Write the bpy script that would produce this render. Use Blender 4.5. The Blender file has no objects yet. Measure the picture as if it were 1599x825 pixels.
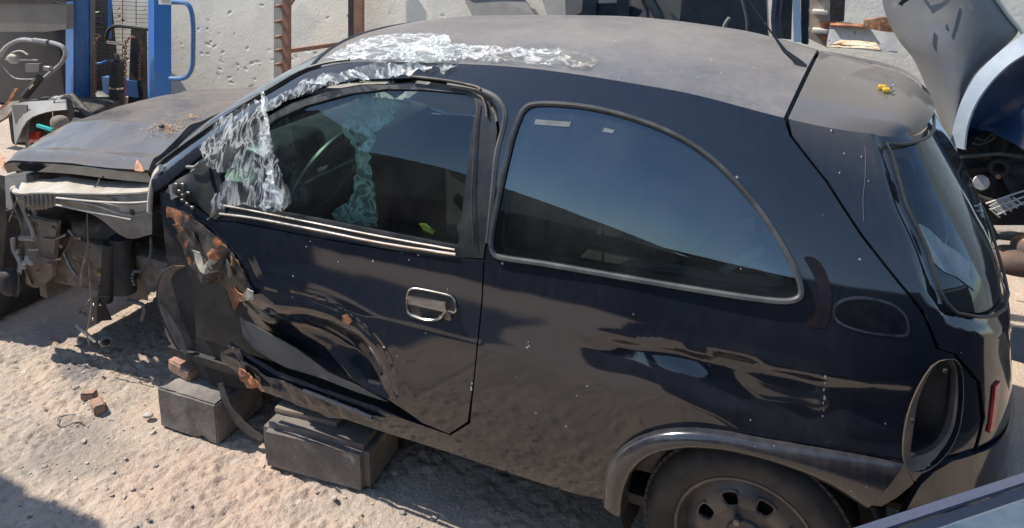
import bpy, bmesh, math, random
import numpy as np
from mathutils import Vector, Matrix, noise
from mathutils.geometry import delaunay_2d_cdt
random.seed(7); RNG=np.random.RandomState(11)
sc=bpy.context.scene; COL=sc.collection

# ------------------------------------------------------------------ camera model (metres; car axis along X, nose at -X)
CAM=np.array([0.2037,-2.6108,1.8613]); YAW,PITCH,ROLL=0.43377,0.19766,0.0032
FPX,CX,CY=1255.0,800.0,100.0
def _basis():
    f=np.array([-np.sin(YAW)*np.cos(PITCH),np.cos(YAW)*np.cos(PITCH),-np.sin(PITCH)])
    r=np.array([np.cos(YAW),np.sin(YAW),0.]); u=np.cross(r,f)
    return r*np.cos(ROLL)+u*np.sin(ROLL), -r*np.sin(ROLL)+u*np.cos(ROLL), f
RR,UU,FF=_basis()
def proj(X):
    d=np.asarray(X,float)-CAM; z=d@FF
    return np.stack([CX+FPX*(d@RR)/z, CY-FPX*(d@UU)/z],-1)
def at(px,py,**k):
    """point where the sight line of photo pixel (px,py) meets the plane x=, y= or z= value"""
    (a,val),=k.items(); i='xyz'.index(a); d=FF+RR*(px-CX)/FPX-UU*(py-CY)/FPX
    return CAM+(val-CAM[i])/d[i]*d
def hermite(xs,ys):
    xs=np.array(xs,float); ys=np.array(ys,float); d=np.diff(ys)/np.diff(xs)
    m=np.zeros_like(ys); m[0]=d[0]; m[-1]=d[-1]
    for i in range(1,len(xs)-1):
        m[i]=0 if d[i-1]*d[i]<=0 else 2*d[i-1]*d[i]/(d[i-1]+d[i])
    def f(x):
        x=np.asarray(x,float); xc=np.clip(x,xs[0],xs[-1]); i=np.clip(np.searchsorted(xs,xc,side='right')-1,0,len(xs)-2)
        h=xs[i+1]-xs[i]; t=(xc-xs[i])/h
        v=(2*t**3-3*t**2+1)*ys[i]+(t**3-2*t**2+t)*h*m[i]+(-2*t**3+3*t**2)*ys[i+1]+(t**3-t**2)*h*m[i+1]
        return v+np.where(x<xs[0],(x-xs[0])*m[0],0)+np.where(x>xs[-1],(x-xs[-1])*m[-1],0)
    return f
X0=-1.2; NP=5.0
_t=np.linspace(0,np.pi,4001); _c=np.sin(_t); _s=np.cos(_t)
_cx=np.abs(_c)**(2/NP); _sy=np.sign(_s)*np.abs(_s)**(2/NP)
_al=np.concatenate([[0],np.cumsum(np.hypot(np.diff(1.78*_cx),np.diff(.8*_sy)))])+X0
UMID=_al[2000]
ZG=hermite([-2.2,-2.08,-1.95,-1.8,-1.6,-1.45,-1.3,-1.15,-1.0,-.7,-.3,0,.1,.3,.45],[.85,.93,1.02,1.122,1.248,1.330,1.366,1.380,1.390,1.402,1.382,1.330,1.312,1.285,1.27])
YG=hermite([-2.1,-1.98,-1.7,-1.4,-1.0,-.5,.5],[.70,.69,.635,.58,.575,.575,.575])
WL=hermite([.0,.18,.25,.35,.5,.60,.655,.675,.75,.83,.88],[.70,.735,.768,.789,.801,.804,.8035,.800,.791,.779,.768])
XR=hermite([0,.2,.4,.6,.75,.93,1.05,1.15,1.25,1.32],[.52,.57,.60,.60,.585,.55,.49,.43,.37,.33])
def side_raw(u,z):
    u=np.asarray(u,float); z=np.asarray(z,float)
    cf=np.interp(u,_al,_cx); sf=np.interp(u,_al,_sy)
    fr=u<X0; d=np.where(fr,X0-u,0)
    sf=np.where(fr,1-.016*d**2,sf)
    x=np.where(fr,u,X0+(XR(z)-X0)*cf)
    zg=ZG(x); yg=YG(x)
    s=np.clip((z-.88)/np.maximum(zg-.88,.03),0,1.3)
    g=.50*s+.28*s**2+.22*s**4
    B=np.where(z>.88,.768+(yg-.768)*g,WL(z))
    return np.stack([x,-B*sf,z],-1)
BUL=hermite([-2.2,-2.08,-1.45,-.9,-.6,-.1,.3,.6],[-.20,-.20,-.12,-.02,0,0,.02,.05])
def gutter(u):
    """height of the roof gutter line above chart station u"""
    u=np.asarray(u,float); z=np.full_like(u,1.33)
    for _ in range(12): z=ZG(side_raw(u,z)[...,0])
    return z
_gu=np.linspace(-2.3,1.1,700); _gz=gutter(_gu); _gp=side_raw(_gu,_gz)
def roof_raw(u,w):
    """u along the car, w -1 (near gutter) .. 1 (far gutter)"""
    u=np.asarray(u,float); w=np.asarray(w,float)
    x=np.interp(u,_gu,_gp[:,0]); y=np.abs(np.interp(u,_gu,_gp[:,1])); z=np.interp(u,_gu,_gz)
    b=1-np.abs(w)**2.2
    return np.stack([x+BUL(u)*b, y*w, z+.045*b],-1)
_grid={}
def to_uv(fn,pts,ur,vr):
    """chart coordinates where the sight lines of the photo pixels meet the surface fn"""
    key=(fn.__name__,ur,vr)
    if key not in _grid:
        U,V=np.meshgrid(np.linspace(*ur,220),np.linspace(*vr,90),indexing='ij'); U=U.ravel();V=V.ravel()
        _grid[key]=(U,V,proj(fn(U,V)),(fn(U,V)-CAM)@FF)
    U,V,Q,D=_grid[key]; pts=np.asarray(pts,float)[:,:2]; out=[]
    for p in pts:
        d=np.hypot(*(Q-p).T)+D*4.0; i=d.argmin(); out.append((U[i],V[i]))
    uv=np.array(out)
    for _ in range(14):
        u,v=uv.T; e=1e-4; q=proj(fn(u,v)); r=pts-q
        a=(proj(fn(u+e,v))-q)/e; b=(proj(fn(u,v+e))-q)/e
        det=a[:,0]*b[:,1]-a[:,1]*b[:,0]; det=np.where(np.abs(det)<60,np.sign(det+1e-9)*60,det)
        du=(r[:,0]*b[:,1]-r[:,1]*b[:,0])/det; dv=(a[:,0]*r[:,1]-a[:,1]*r[:,0])/det
        uv=uv+np.stack([np.clip(du,-.05,.05),np.clip(dv,-.05,.05)],1)
    return uv
SU,SV=(-2.3,.62),(.1,1.40)
def Rf(pts): return to_uv(roof_raw,pts,(-2.0,.62),(-1,1))
def S(pts): return to_uv(side_raw,pts,SU,SV)
# ------------------------------------------------------------------ camera, sky, sun, exposure
cam=bpy.data.cameras.new('camera'); cam_o=bpy.data.objects.new('camera',cam); COL.objects.link(cam_o)
cam.sensor_width=36; cam.lens=FPX/1599*36; cam.shift_y=-(412.5-CY)/1599; cam.clip_start=.05; cam.clip_end=600
cam_o.matrix_world=Matrix(((RR[0],UU[0],-FF[0],CAM[0]),(RR[1],UU[1],-FF[1],CAM[1]),(RR[2],UU[2],-FF[2],CAM[2]),(0,0,0,1)))
sc.camera=cam_o
SUN_EL=math.radians(50); SH=Vector((-.985,-.15,0)).normalized()      # horizontal direction towards the sun
w=bpy.data.worlds.new('World'); sc.world=w; w.use_nodes=True; nt=w.node_tree; nt.nodes.clear()
sky=nt.nodes.new('ShaderNodeTexSky'); sky.sky_type='NISHITA'; sky.sun_disc=False
sky.sun_elevation=SUN_EL; sky.sun_rotation=math.atan2(SH.x,SH.y); sky.altitude=100; sky.dust_density=.7; sky.air_density=1.25; sky.ozone_density=2.2
bg=nt.nodes.new('ShaderNodeBackground'); bg.inputs[1].default_value=.14
wo=nt.nodes.new('ShaderNodeOutputWorld'); nt.links.new(sky.outputs[0],bg.inputs[0]); nt.links.new(bg.outputs[0],wo.inputs[0])
sl=bpy.data.lights.new('sun','SUN'); sl.energy=4.2; sl.angle=math.radians(.55); sl.color=(1,.93,.83)
so=bpy.data.objects.new('sun',sl); COL.objects.link(so)
sdir=Vector((SH.x*math.cos(SUN_EL),SH.y*math.cos(SUN_EL),math.sin(SUN_EL)))
so.rotation_euler=sdir.to_track_quat('Z','Y').to_euler()
sc.view_settings.view_transform='Standard'; sc.view_settings.look='None'; sc.view_settings.gamma=1; sc.view_settings.exposure=.72
# ------------------------------------------------------------------ materials
def mat(name,c1,c2=None,scale=6.,rough=.6,metal=0.,bump=0.,bscale=40.,coat=0.,spec=.5,lo=.4,hi=.6,detail=6.,rvar=0.,c3=None,s3=3.,lo3=.6,hi3=.68,stretch=None,alpha=1.,trans=0.):
    m=bpy.data.materials.new(name); m.use_nodes=True; N=m.node_tree.nodes; L=m.node_tree.links
    p=N['Principled BSDF']; p.inputs['Roughness'].default_value=rough; p.inputs['Metallic'].default_value=metal
    p.inputs['Specular IOR Level'].default_value=spec; p.inputs['Coat Weight'].default_value=coat; p.inputs['Coat Roughness'].default_value=.04
    p.inputs['Base Color'].default_value=(*c1,1); p.inputs['Alpha'].default_value=alpha; p.inputs['Transmission Weight'].default_value=trans
    tc=N.new('ShaderNodeTexCoord'); mp=N.new('ShaderNodeMapping'); L.new(tc.outputs['Object'],mp.inputs[0])
    if stretch: mp.inputs['Scale'].default_value=stretch
    def nz(s,d=detail):
        n=N.new('ShaderNodeTexNoise'); n.inputs['Scale'].default_value=s; n.inputs['Detail'].default_value=d; n.inputs['Roughness'].default_value=.62; L.new(mp.outputs[0],n.inputs[0]); return n
    def ramp(src,lo,hi):
        r=N.new('ShaderNodeMapRange'); r.inputs[1].default_value=lo; r.inputs[2].default_value=hi; L.new(src,r.inputs[0]); return r.outputs[0]
    col=None
    if c2:
        mx=N.new('ShaderNodeMix'); mx.data_type='RGBA'; mx.inputs[6].default_value=(*c1,1); mx.inputs[7].default_value=(*c2,1)
        L.new(ramp(nz(scale).outputs[0],lo,hi),mx.inputs[0]); col=mx.outputs[2]
    if c3:
        mx=N.new('ShaderNodeMix'); mx.data_type='RGBA'; mx.inputs[7].default_value=(*c3,1)
        if col: L.new(col,mx.inputs[6])
        else: mx.inputs[6].default_value=(*c1,1)
        L.new(ramp(nz(s3).outputs[0],lo3,hi3),mx.inputs[0]); col=mx.outputs[2]
    if col: L.new(col,p.inputs['Base Color'])
    if rvar: 
        r=N.new('ShaderNodeMapRange'); r.inputs[1].default_value=.3; r.inputs[2].default_value=.7; r.inputs[3].default_value=max(rough-rvar,.02); r.inputs[4].default_value=rough+rvar
        L.new(nz(scale*1.7).outputs[0],r.inputs[0]); L.new(r.outputs[0],p.inputs['Roughness'])
    if bump:
        b=N.new('ShaderNodeBump'); b.inputs['Strength'].default_value=1; b.inputs['Distance'].default_value=bump
        L.new(nz(bscale).outputs[0],b.inputs['Height']); L.new(b.outputs[0],p.inputs['Normal'])
    return m
def car_paint(name,dust,vs=34,vt=.90,dustcol=(.27,.235,.20),base=(.004,.007,.0145),lo=.35,hi=.7,speck=.5,rough=.07,updust=0.,streak=True,hazecol=None,wave=.0):
    """gloss paint under a film of settled dust, dust runs and dried droplets"""
    m=bpy.data.materials.new(name); m.use_nodes=True; N=m.node_tree.nodes; L=m.node_tree.links
    p=N['Principled BSDF']; p.inputs['Base Color'].default_value=(*base,1); p.inputs['Roughness'].default_value=rough; p.inputs['IOR'].default_value=1.72
    d=N.new('ShaderNodeBsdfDiffuse'); d.inputs[0].default_value=(*dustcol,1); d.inputs[1].default_value=.4
    tc=N.new('ShaderNodeTexCoord')
    n1=N.new('ShaderNodeTexNoise'); n1.inputs['Scale'].default_value=2.3; n1.inputs['Detail'].default_value=9; n1.inputs['Roughness'].default_value=.66; L.new(tc.outputs['Object'],n1.inputs[0])
    r1=N.new('ShaderNodeMapRange'); r1.inputs[1].default_value=lo; r1.inputs[2].default_value=hi; r1.inputs[3].default_value=dust*.55; r1.inputs[4].default_value=dust*1.35; L.new(n1.outputs[0],r1.inputs[0])
    nf=N.new('ShaderNodeTexNoise'); nf.inputs['Scale'].default_value=46; nf.inputs['Detail'].default_value=6; nf.inputs['Roughness'].default_value=.75; L.new(tc.outputs['Object'],nf.inputs[0])
    rf=N.new('ShaderNodeMapRange'); rf.inputs[1].default_value=.3; rf.inputs[2].default_value=.7; rf.inputs[3].default_value=.78; rf.inputs[4].default_value=1.22; L.new(nf.outputs[0],rf.inputs[0])
    fm=N.new('ShaderNodeMath'); fm.operation='MULTIPLY'; L.new(r1.outputs[0],fm.inputs[0]); L.new(rf.outputs[0],fm.inputs[1]); fac=fm.outputs[0]
    def M(op,a,b=None,cl=False):
        x=N.new('ShaderNodeMath'); x.operation=op; x.use_clamp=cl
        for i,v in enumerate((a,b)):
            if v is None: continue
            if isinstance(v,(int,float)): x.inputs[i].default_value=v
            else: L.new(v,x.inputs[i])
        return x.outputs[0]
    if streak:
        mp=N.new('ShaderNodeMapping'); mp.inputs['Scale'].default_value=(26,26,1.1); L.new(tc.outputs['Object'],mp.inputs[0])
        n2=N.new('ShaderNodeTexNoise'); n2.inputs['Scale'].default_value=2.0; n2.inputs['Detail'].default_value=5; L.new(mp.outputs[0],n2.inputs[0])
        r2=N.new('ShaderNodeMapRange'); r2.inputs[1].default_value=.35; r2.inputs[2].default_value=.75; r2.inputs[3].default_value=.7; r2.inputs[4].default_value=1.35; L.new(n2.outputs[0],r2.inputs[0])
        fac=M('MULTIPLY',fac,r2.outputs[0])
    if updust:
        g=N.new('ShaderNodeNewGeometry'); sx=N.new('ShaderNodeSeparateXYZ'); L.new(g.outputs['Normal'],sx.inputs[0])
        r4=N.new('ShaderNodeMapRange'); r4.interpolation_type='SMOOTHSTEP'; r4.inputs[1].default_value=.52; r4.inputs[2].default_value=.80; r4.inputs[3].default_value=0; r4.inputs[4].default_value=updust; L.new(sx.outputs['Z'],r4.inputs[0])
        fac=M('ADD',fac,r4.outputs[0],True)
    v=N.new('ShaderNodeTexVoronoi'); v.inputs['Scale'].default_value=vs; L.new(tc.outputs['Object'],v.inputs[0])
    thr=N.new('ShaderNodeSeparateColor'); L.new(v.outputs['Color'],thr.inputs[0])
    size=M('MULTIPLY',M('GREATER_THAN',thr.outputs[0],vt),M('MULTIPLY',thr.outputs[1],.13))
    spot=M('MULTIPLY',M('LESS_THAN',v.outputs['Distance'],size),speck)
    fac=M('MAXIMUM',fac,spot)
    mc=N.new('ShaderNodeMix'); mc.data_type='RGBA'; mc.inputs[6].default_value=(*dustcol,1); mc.inputs[7].default_value=(.62,.61,.6,1); L.new(M('GREATER_THAN',spot,.01),mc.inputs[0]); L.new(mc.outputs[2],d.inputs[0])
    # slight unevenness of the sheet metal
    nb=N.new('ShaderNodeTexNoise'); nb.inputs['Scale'].default_value=3.2; nb.inputs['Detail'].default_value=2; L.new(tc.outputs['Object'],nb.inputs[0])
    b=N.new('ShaderNodeBump'); b.inputs['Strength'].default_value=1; b.inputs['Distance'].default_value=.003+wave; L.new(nb.outputs[0],b.inputs['Height']); L.new(b.outputs[0],p.inputs['Normal'])
    mx=N.new('ShaderNodeMixShader'); L.new(fac,mx.inputs[0]); L.new(p.outputs[0],mx.inputs[1]); L.new(d.outputs[0],mx.inputs[2])
    L.new(mx.outputs[0],N['Material Output'].inputs[0]); return m
def glass_mat(name,tint,refl=1.,dust=.04,rough=.0,dcol=(.5,.48,.45)):
    m=bpy.data.materials.new(name); m.use_nodes=True; N=m.node_tree.nodes; L=m.node_tree.links; N.remove(N['Principled BSDF'])
    t=N.new('ShaderNodeBsdfTransparent'); t.inputs[0].default_value=(*tint,1)
    g=N.new('ShaderNodeBsdfGlossy'); g.inputs['Roughness'].default_value=rough; g.inputs[0].default_value=(.70,.86,1,1); 
    f=N.new('ShaderNodeFresnel'); f.inputs[0].default_value=1.52
    mu=N.new('ShaderNodeMath'); mu.operation='MULTIPLY'; mu.use_clamp=True; mu.inputs[1].default_value=1.75*refl; L.new(f.outputs[0],mu.inputs[0])
    m1=N.new('ShaderNodeMixShader'); L.new(mu.outputs[0],m1.inputs[0]); L.new(t.outputs[0],m1.inputs[1]); L.new(g.outputs[0],m1.inputs[2])
    d=N.new('ShaderNodeBsdfDiffuse'); d.inputs[0].default_value=(*dcol,1)
    tc=N.new('ShaderNodeTexCoord'); n=N.new('ShaderNodeTexNoise'); n.inputs['Scale'].default_value=7; n.inputs['Detail'].default_value=8; L.new(tc.outputs['Object'],n.inputs[0])
    r=N.new('ShaderNodeMapRange'); r.inputs[1].default_value=.35; r.inputs[2].default_value=.75; r.inputs[3].default_value=dust*.4; r.inputs[4].default_value=dust*2; L.new(n.outputs[0],r.inputs[0])
    m2=N.new('ShaderNodeMixShader'); L.new(r.outputs[0],m2.inputs[0]); L.new(m1.outputs[0],m2.inputs[1]); L.new(d.outputs[0],m2.inputs[2])
    L.new(m2.outputs[0],N['Material Output'].inputs[0]); return m
def film_mat(name,clear=.55,col=(.86,.87,.86),tint=(.93,.95,.94),streak=(1,1,1),scale=9,lo=.38,hi=.68,dirt=None):
    """clear polythene: mostly see-through, cloudy along its folds, glossy"""
    m=bpy.data.materials.new(name); m.use_nodes=True; N=m.node_tree.nodes; L=m.node_tree.links
    p=N['Principled BSDF']; p.inputs['Base Color'].default_value=(*col,1); p.inputs['Roughness'].default_value=.3; p.inputs['Specular IOR Level'].default_value=.6
    t=N.new('ShaderNodeBsdfTransparent'); t.inputs[0].default_value=(*tint,1)
    tr=N.new('ShaderNodeBsdfTranslucent'); tr.inputs[0].default_value=(*col,1)
    tc=N.new('ShaderNodeTexCoord'); mp=N.new('ShaderNodeMapping'); mp.inputs['Scale'].default_value=streak; L.new(tc.outputs['Object'],mp.inputs[0])
    n=N.new('ShaderNodeTexNoise'); n.inputs['Scale'].default_value=scale; n.inputs['Detail'].default_value=8; n.inputs['Distortion'].default_value=1.2; L.new(mp.outputs[0],n.inputs[0])
    s1=N.new('ShaderNodeMath'); s1.operation='SUBTRACT'; s1.inputs[1].default_value=.5; L.new(n.outputs[0],s1.inputs[0])
    s2=N.new('ShaderNodeMath'); s2.operation='ABSOLUTE'; L.new(s1.outputs[0],s2.inputs[0])
    r=N.new('ShaderNodeMapRange'); r.interpolation_type='SMOOTHSTEP'; r.inputs[1].default_value=.075; r.inputs[2].default_value=.0; r.inputs[3].default_value=max(.05,(1-clear)*.45); r.inputs[4].default_value=min(1,1-clear+.40); L.new(s2.outputs[0],r.inputs[0])
    b=N.new('ShaderNodeBump'); b.inputs['Distance'].default_value=.006; L.new(n.outputs[0],b.inputs['Height']); L.new(b.outputs[0],p.inputs['Normal'])
    if dirt:
        n2=N.new('ShaderNodeTexNoise'); n2.inputs['Scale'].default_value=5; n2.inputs['Detail'].default_value=6; L.new(tc.outputs['Object'],n2.inputs[0])
        r2=N.new('ShaderNodeMapRange'); r2.inputs[1].default_value=.45; r2.inputs[2].default_value=.6; L.new(n2.outputs[0],r2.inputs[0])
        mx=N.new('ShaderNodeMix'); mx.data_type='RGBA'; mx.inputs[6].default_value=(*col,1); mx.inputs[7].default_value=(*dirt,1); L.new(r2.outputs[0],mx.inputs[0]); L.new(mx.outputs[2],p.inputs['Base Color'])
    m0=N.new('ShaderNodeMixShader'); m0.inputs[0].default_value=.3; L.new(p.outputs[0],m0.inputs[1]); L.new(tr.outputs[0],m0.inputs[2])
    m1=N.new('ShaderNodeMixShader'); L.new(r.outputs[0],m1.inputs[0]); L.new(t.outputs[0],m1.inputs[1]); L.new(m0.outputs[0],m1.inputs[2])
    L.new(m1.outputs[0],N['Material Output'].inputs[0]); return m
# ------------------------------------------------------------------ object helpers
def tag(o,label=None,cat=None,group=None,kind=None):
    for k,v in (('label',label),('category',cat),('group',group),('kind',kind)):
        if v: o[k]=v
    return o
def empty(name,loc,label=None,cat=None,group=None):
    o=bpy.data.objects.new(name,None); COL.objects.link(o); o.location=loc; o.empty_display_size=.1; tag(o,label,cat,group); return o
def link(name,me,m,parent=None):
    if m and not me.materials: me.materials.append(m)
    o=bpy.data.objects.new(name,me); COL.objects.link(o)
    if parent:
        o.parent=parent
        lo=parent.location if parent.type=='EMPTY' else (parent.parent.location if parent.parent and parent.parent.type=='EMPTY' else Vector())
        if parent.type=='EMPTY': o.matrix_parent_inverse=Matrix.Translation(-Vector(parent.location))
    return o
class MB:
    """collects shapes in world coordinates and links them as one mesh object"""
    def __init__(s): s.v=[]; s.f=[]; s.sm=[]
    def add(s,V,F,smooth=True):
        n=len(s.v); s.v+= [tuple(map(float,p)) for p in V]; s.f+=[tuple(int(i)+n for i in f) for f in F]; s.sm+=[smooth]*len(F); return s
    def box(s,c,size,rot=None,bev=0.):
        bm=bmesh.new(); bmesh.ops.create_cube(bm,size=1)
        for v in bm.verts: v.co=Vector((v.co.x*size[0],v.co.y*size[1],v.co.z*size[2]))
        if bev: bmesh.ops.bevel(bm,geom=bm.edges[:],offset=bev,segments=2,affect='EDGES',profile=.6)
        R=Matrix.Identity(3)
        if rot is not None: R=rot if isinstance(rot,Matrix) else Matrix.Rotation(rot,3,'Z')
        c=Vector(c); bm.verts.index_update()
        s.add([R@v.co+c for v in bm.verts],[[v.index for v in f.verts] for f in bm.faces],False); bm.free(); return s
    def blob(s,c,r,e=(.5,.5),rot=None,nu=20,nv=12):
        """superellipsoid: rounded cushion shapes"""
        V=[];F=[]; sg=lambda a,p: math.copysign(abs(a)**p,a); R=rot or Matrix.Identity(3); c=Vector(c)
        for j in range(nv+1):
            ph=-math.pi/2+math.pi*j/nv
            for i in range(nu):
                th=2*math.pi*i/nu
                V.append(R@Vector((r[0]*sg(math.cos(ph),e[0])*sg(math.cos(th),e[1]),r[1]*sg(math.cos(ph),e[0])*sg(math.sin(th),e[1]),r[2]*sg(math.sin(ph),e[0])))+c)
        for j in range(nv):
            for i in range(nu): F.append((j*nu+i,j*nu+(i+1)%nu,(j+1)*nu+(i+1)%nu,(j+1)*nu+i))
        return s.add(V,F)
    def tube(s,pts,r,n=8,closed=False,cap=True,flat=1.):
        P=[Vector(p) for p in pts]; m=len(P); rs=r if isinstance(r,(list,tuple)) else [r]*m; V=[];F=[]; up=None
        for i in range(m):
            if closed: t=(P[(i+1)%m]-P[i-1])
            else: t=(P[min(i+1,m-1)]-P[max(i-1,0)])
            t=t.normalized() if t.length>1e-9 else Vector((0,0,1))
            if up is None: up=t.orthogonal().normalized()
            up=(up-t*up.dot(t)); up=up.normalized() if up.length>1e-6 else t.orthogonal().normalized()
            b=t.cross(up)
            for k in range(n):
                a=2*math.pi*k/n; V.append(P[i]+(up*math.cos(a)+b*math.sin(a)*flat)*rs[i])
        for i in range(m if closed else m-1):
            j=(i+1)%m
            for k in range(n): F.append((i*n+k,i*n+(k+1)%n,j*n+(k+1)%n,j*n+k))
        if cap and not closed: F+= [tuple(range(n))[::-1],tuple((m-1)*n+k for k in range(n))]
        return s.add(V,F)
    def strip(s,A,B,thick=0.,smooth=True):
        """surface between two polylines of equal length, given thickness along its mean normal"""
        A=np.array(A,float);B=np.array(B,float); n=len(A); V=list(A)+list(B); F=[(i,i+1,n+i+1,n+i) for i in range(n-1)]
        if thick:
            nn=np.cross(B[0]-A[0],A[-1]-A[0]); nn=nn/np.linalg.norm(nn)*thick
            V+=list(A+nn)+list(B+nn); o=2*n
            F+=[(o+i,o+n+i,o+n+i+1,o+i+1) for i in range(n-1)]
            F+=[(i,o+i,o+i+1,i+1) for i in range(n-1)]+[(n+i,n+i+1,o+n+i+1,o+n+i) for i in range(n-1)]+[(0,n,o+n,o),(n-1,o+n-1,o+2*n-1,2*n-1)]
        return s.add(V,F,smooth)
    def poly(s,pts,ext):
        """prism: polygon (3-D points) pushed along vector ext"""
        n=len(pts); P=[Vector(p) for p in pts]; e=Vector(ext)
        s.add(P+[p+e for p in P],[tuple(range(n)),tuple(range(n,2*n))[::-1]]+[(i,n+i,n+(i+1)%n,(i+1)%n) for i in range(n)],False); return s
    def build(s,name,m,parent=None,auto=True):
        me=bpy.data.meshes.new(name); me.from_pydata(s.v,[],s.f); me.polygons.foreach_set('use_smooth',s.sm)
        bm=bmesh.new(); bm.from_mesh(me); bmesh.ops.recalc_face_normals(bm,faces=bm.faces[:]); bm.to_mesh(me); bm.free()
        if auto:
            try: me.set_sharp_from_angle(angle=math.radians(40))
            except Exception: pass
        return link(name,me,m,parent)
def crom(P,closed=False,n=6):
    """smooth curve through points; a third/last flag is not used, corners stay soft"""
    P=np.array(P,float); m=len(P); out=[]
    rng=range(m) if closed else range(m-1)
    for i in rng:
        p0=P[i-1] if (closed or i>0) else 2*P[0]-P[1]; p1=P[i]; p2=P[(i+1)%m]; p3=P[(i+2)%m] if (closed or i+2<m) else 2*P[-1]-P[-2]
        for k in range(n):
            t=k/n; out.append(.5*((2*p1)+(-p0+p2)*t+(2*p0-5*p1+4*p2-p3)*t*t+(-p0+3*p1-3*p2+p3)*t**3))
    if not closed: out.append(P[-1])
    return np.array(out)
def inside(Q,poly):
    x,y=Q[:,0],Q[:,1]; c=np.zeros(len(Q),bool); n=len(poly)
    for i in range(n):
        x1,y1=poly[i]; x2,y2=poly[i-1]
        k=((y1>y)!=(y2>y)); xi=(x2-x1)*(y-y1)/(y2-y1+1e-30)+x1; c^=k&(x<xi)
    return c
def pdist(Q,line,closed=False):
    line=np.array(line,float); d=np.full(len(Q),1e9)
    for i in range(len(line)-(0 if closed else 1)):
        a=line[i]; b=line[(i+1)%len(line)]; ab=b-a; t=np.clip(((Q-a)@ab)/(ab@ab+1e-12),0,1); d=np.minimum(d,np.hypot(*(Q-(a+t[:,None]*ab)).T))
    return d
def sstep(a,b,x): t=np.clip((x-a)/(b-a),0,1); return t*t*(3-2*t)
def nz(Q,s,seed=0.,oct=3):
    return np.array([noise.fractal(Vector((q[0]*s+seed,q[1]*s-seed*.7,seed*.3)),1.,2.,oct) for q in Q])
def panel(name,fn,outer,holes,m,parent,step=.02,disp=None,thick=.014,mirror=False,inset=0.):
    """sheet of body metal on a chart: outline and holes in chart coordinates, own thickness at every edge"""
    def resample(P):
        P=np.array(P,float); out=[]
        for i in range(len(P)):
            a=P[i]; b=P[(i+1)%len(P)]; L=np.hypot(*(b-a)); k=max(1,int(math.ceil(L/(step*1.0))))
            for j in range(k): out.append(a+(b-a)*j/k)
        return np.array(out)
    outer=resample(outer); holes=[resample(h) for h in holes]
    lo=outer.min(0); hi=outer.max(0)
    gx,gy=np.meshgrid(np.arange(lo[0],hi[0],step),np.arange(lo[1],hi[1],step),indexing='ij'); G=np.stack([gx.ravel(),gy.ravel()],1)
    G=G[inside(G,outer)]
    if len(G): G=G[pdist(G,outer,True)>step*.45]
    for h in holes:
        G=G[~inside(G,h)]; G=G[pdist(G,h,True)>step*.45]
    V=[*outer]; E=[(i,(i+1)%len(outer)) for i in range(len(outer))]
    for h in holes:
        o=len(V); V+=[*h]; E+=[(o+i,o+(i+1)%len(h)) for i in range(len(h))]
    V+=[*G]
    ov,oe,of,_,_,_=delaunay_2d_cdt([Vector(v) for v in V],E,[],0,1e-7,True)
    Q=np.array([tuple(v) for v in ov]); F=np.array([f for f in of if len(f)==3])
    Cn=Q[F].mean(1); k=inside(Cn,outer)
    for h in holes: k&=~inside(Cn,h)
    F=F[k]
    def full(q):
        P=fn(q[:,0],q[:,1])
        if disp is not None:
            e=2e-3; a=fn(q[:,0]+e,q[:,1])-P; b=fn(q[:,0],q[:,1]+e)-P; n=np.cross(a,b); n/=np.linalg.norm(n,axis=1)[:,None]+1e-12
            P=P+n*disp(q)[:,None]
        return P
    P=full(Q); e=3e-3
    a=full(Q+[e,0])-full(Q-[e,0]); b=full(Q+[0,e])-full(Q-[0,e]); N=np.cross(a,b); N/=np.linalg.norm(N,axis=1)[:,None]+1e-12
    if mirror: P=P*[1,-1,1]; N=-N*[1,-1,1]; N=-N*1; F=F[:,::-1]
    # face winding to agree with the normals
    fn_=np.cross(P[F[:,1]]-P[F[:,0]],P[F[:,2]]-P[F[:,0]]); 
    if (np.einsum('ij,ij->i',fn_,N[F[:,0]])).mean()<0: F=F[:,::-1]
    # edges: boundary strip going inwards
    cnt={}
    for f in F:
        for i in range(3):
            k=(f[i],f[(i+1)%3]); cnt[k]=1
    bd=[k for k in cnt if (k[1],k[0]) not in cnt]
    bv=sorted({i for k in bd for i in k}); mp={v:len(P)+2*i for i,v in enumerate(bv)}
    ex=[];exn=[]
    for v in bv: ex+= [P[v],P[v]-N[v]*thick]; exn+=[None,None]
    RF=[(mp[a_],mp[b_],mp[b_]+1,mp[a_]+1) for a_,b_ in bd]
    RF=[(q[1],q[0],q[3],q[2]) for q in RF]
    allP=np.concatenate([P,np.array(ex)]) if len(ex) else P
    me=bpy.data.meshes.new(name); me.from_pydata(allP.tolist(),[],F.tolist()+RF)
    me.polygons.foreach_set('use_smooth',[True]*len(F)+[False]*len(RF)); me.update()
    nl=[]
    for p in me.polygons:
        if p.index<len(F):
            for vi in p.vertices: nl.append(tuple(N[vi]))
        else:
            for vi in p.vertices: nl.append(tuple(p.normal))
    try: me.normals_split_custom_set(nl)
    except Exception as ex_: print('normals',ex_)
    return link(name,me,m,parent)
def copy_tree(o,parent=None):
    c=o.copy(); COL.objects.link(c); c.parent=parent
    for ch in [x for x in bpy.data.objects if x.parent==o]: copy_tree(ch,c)
    return c
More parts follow.
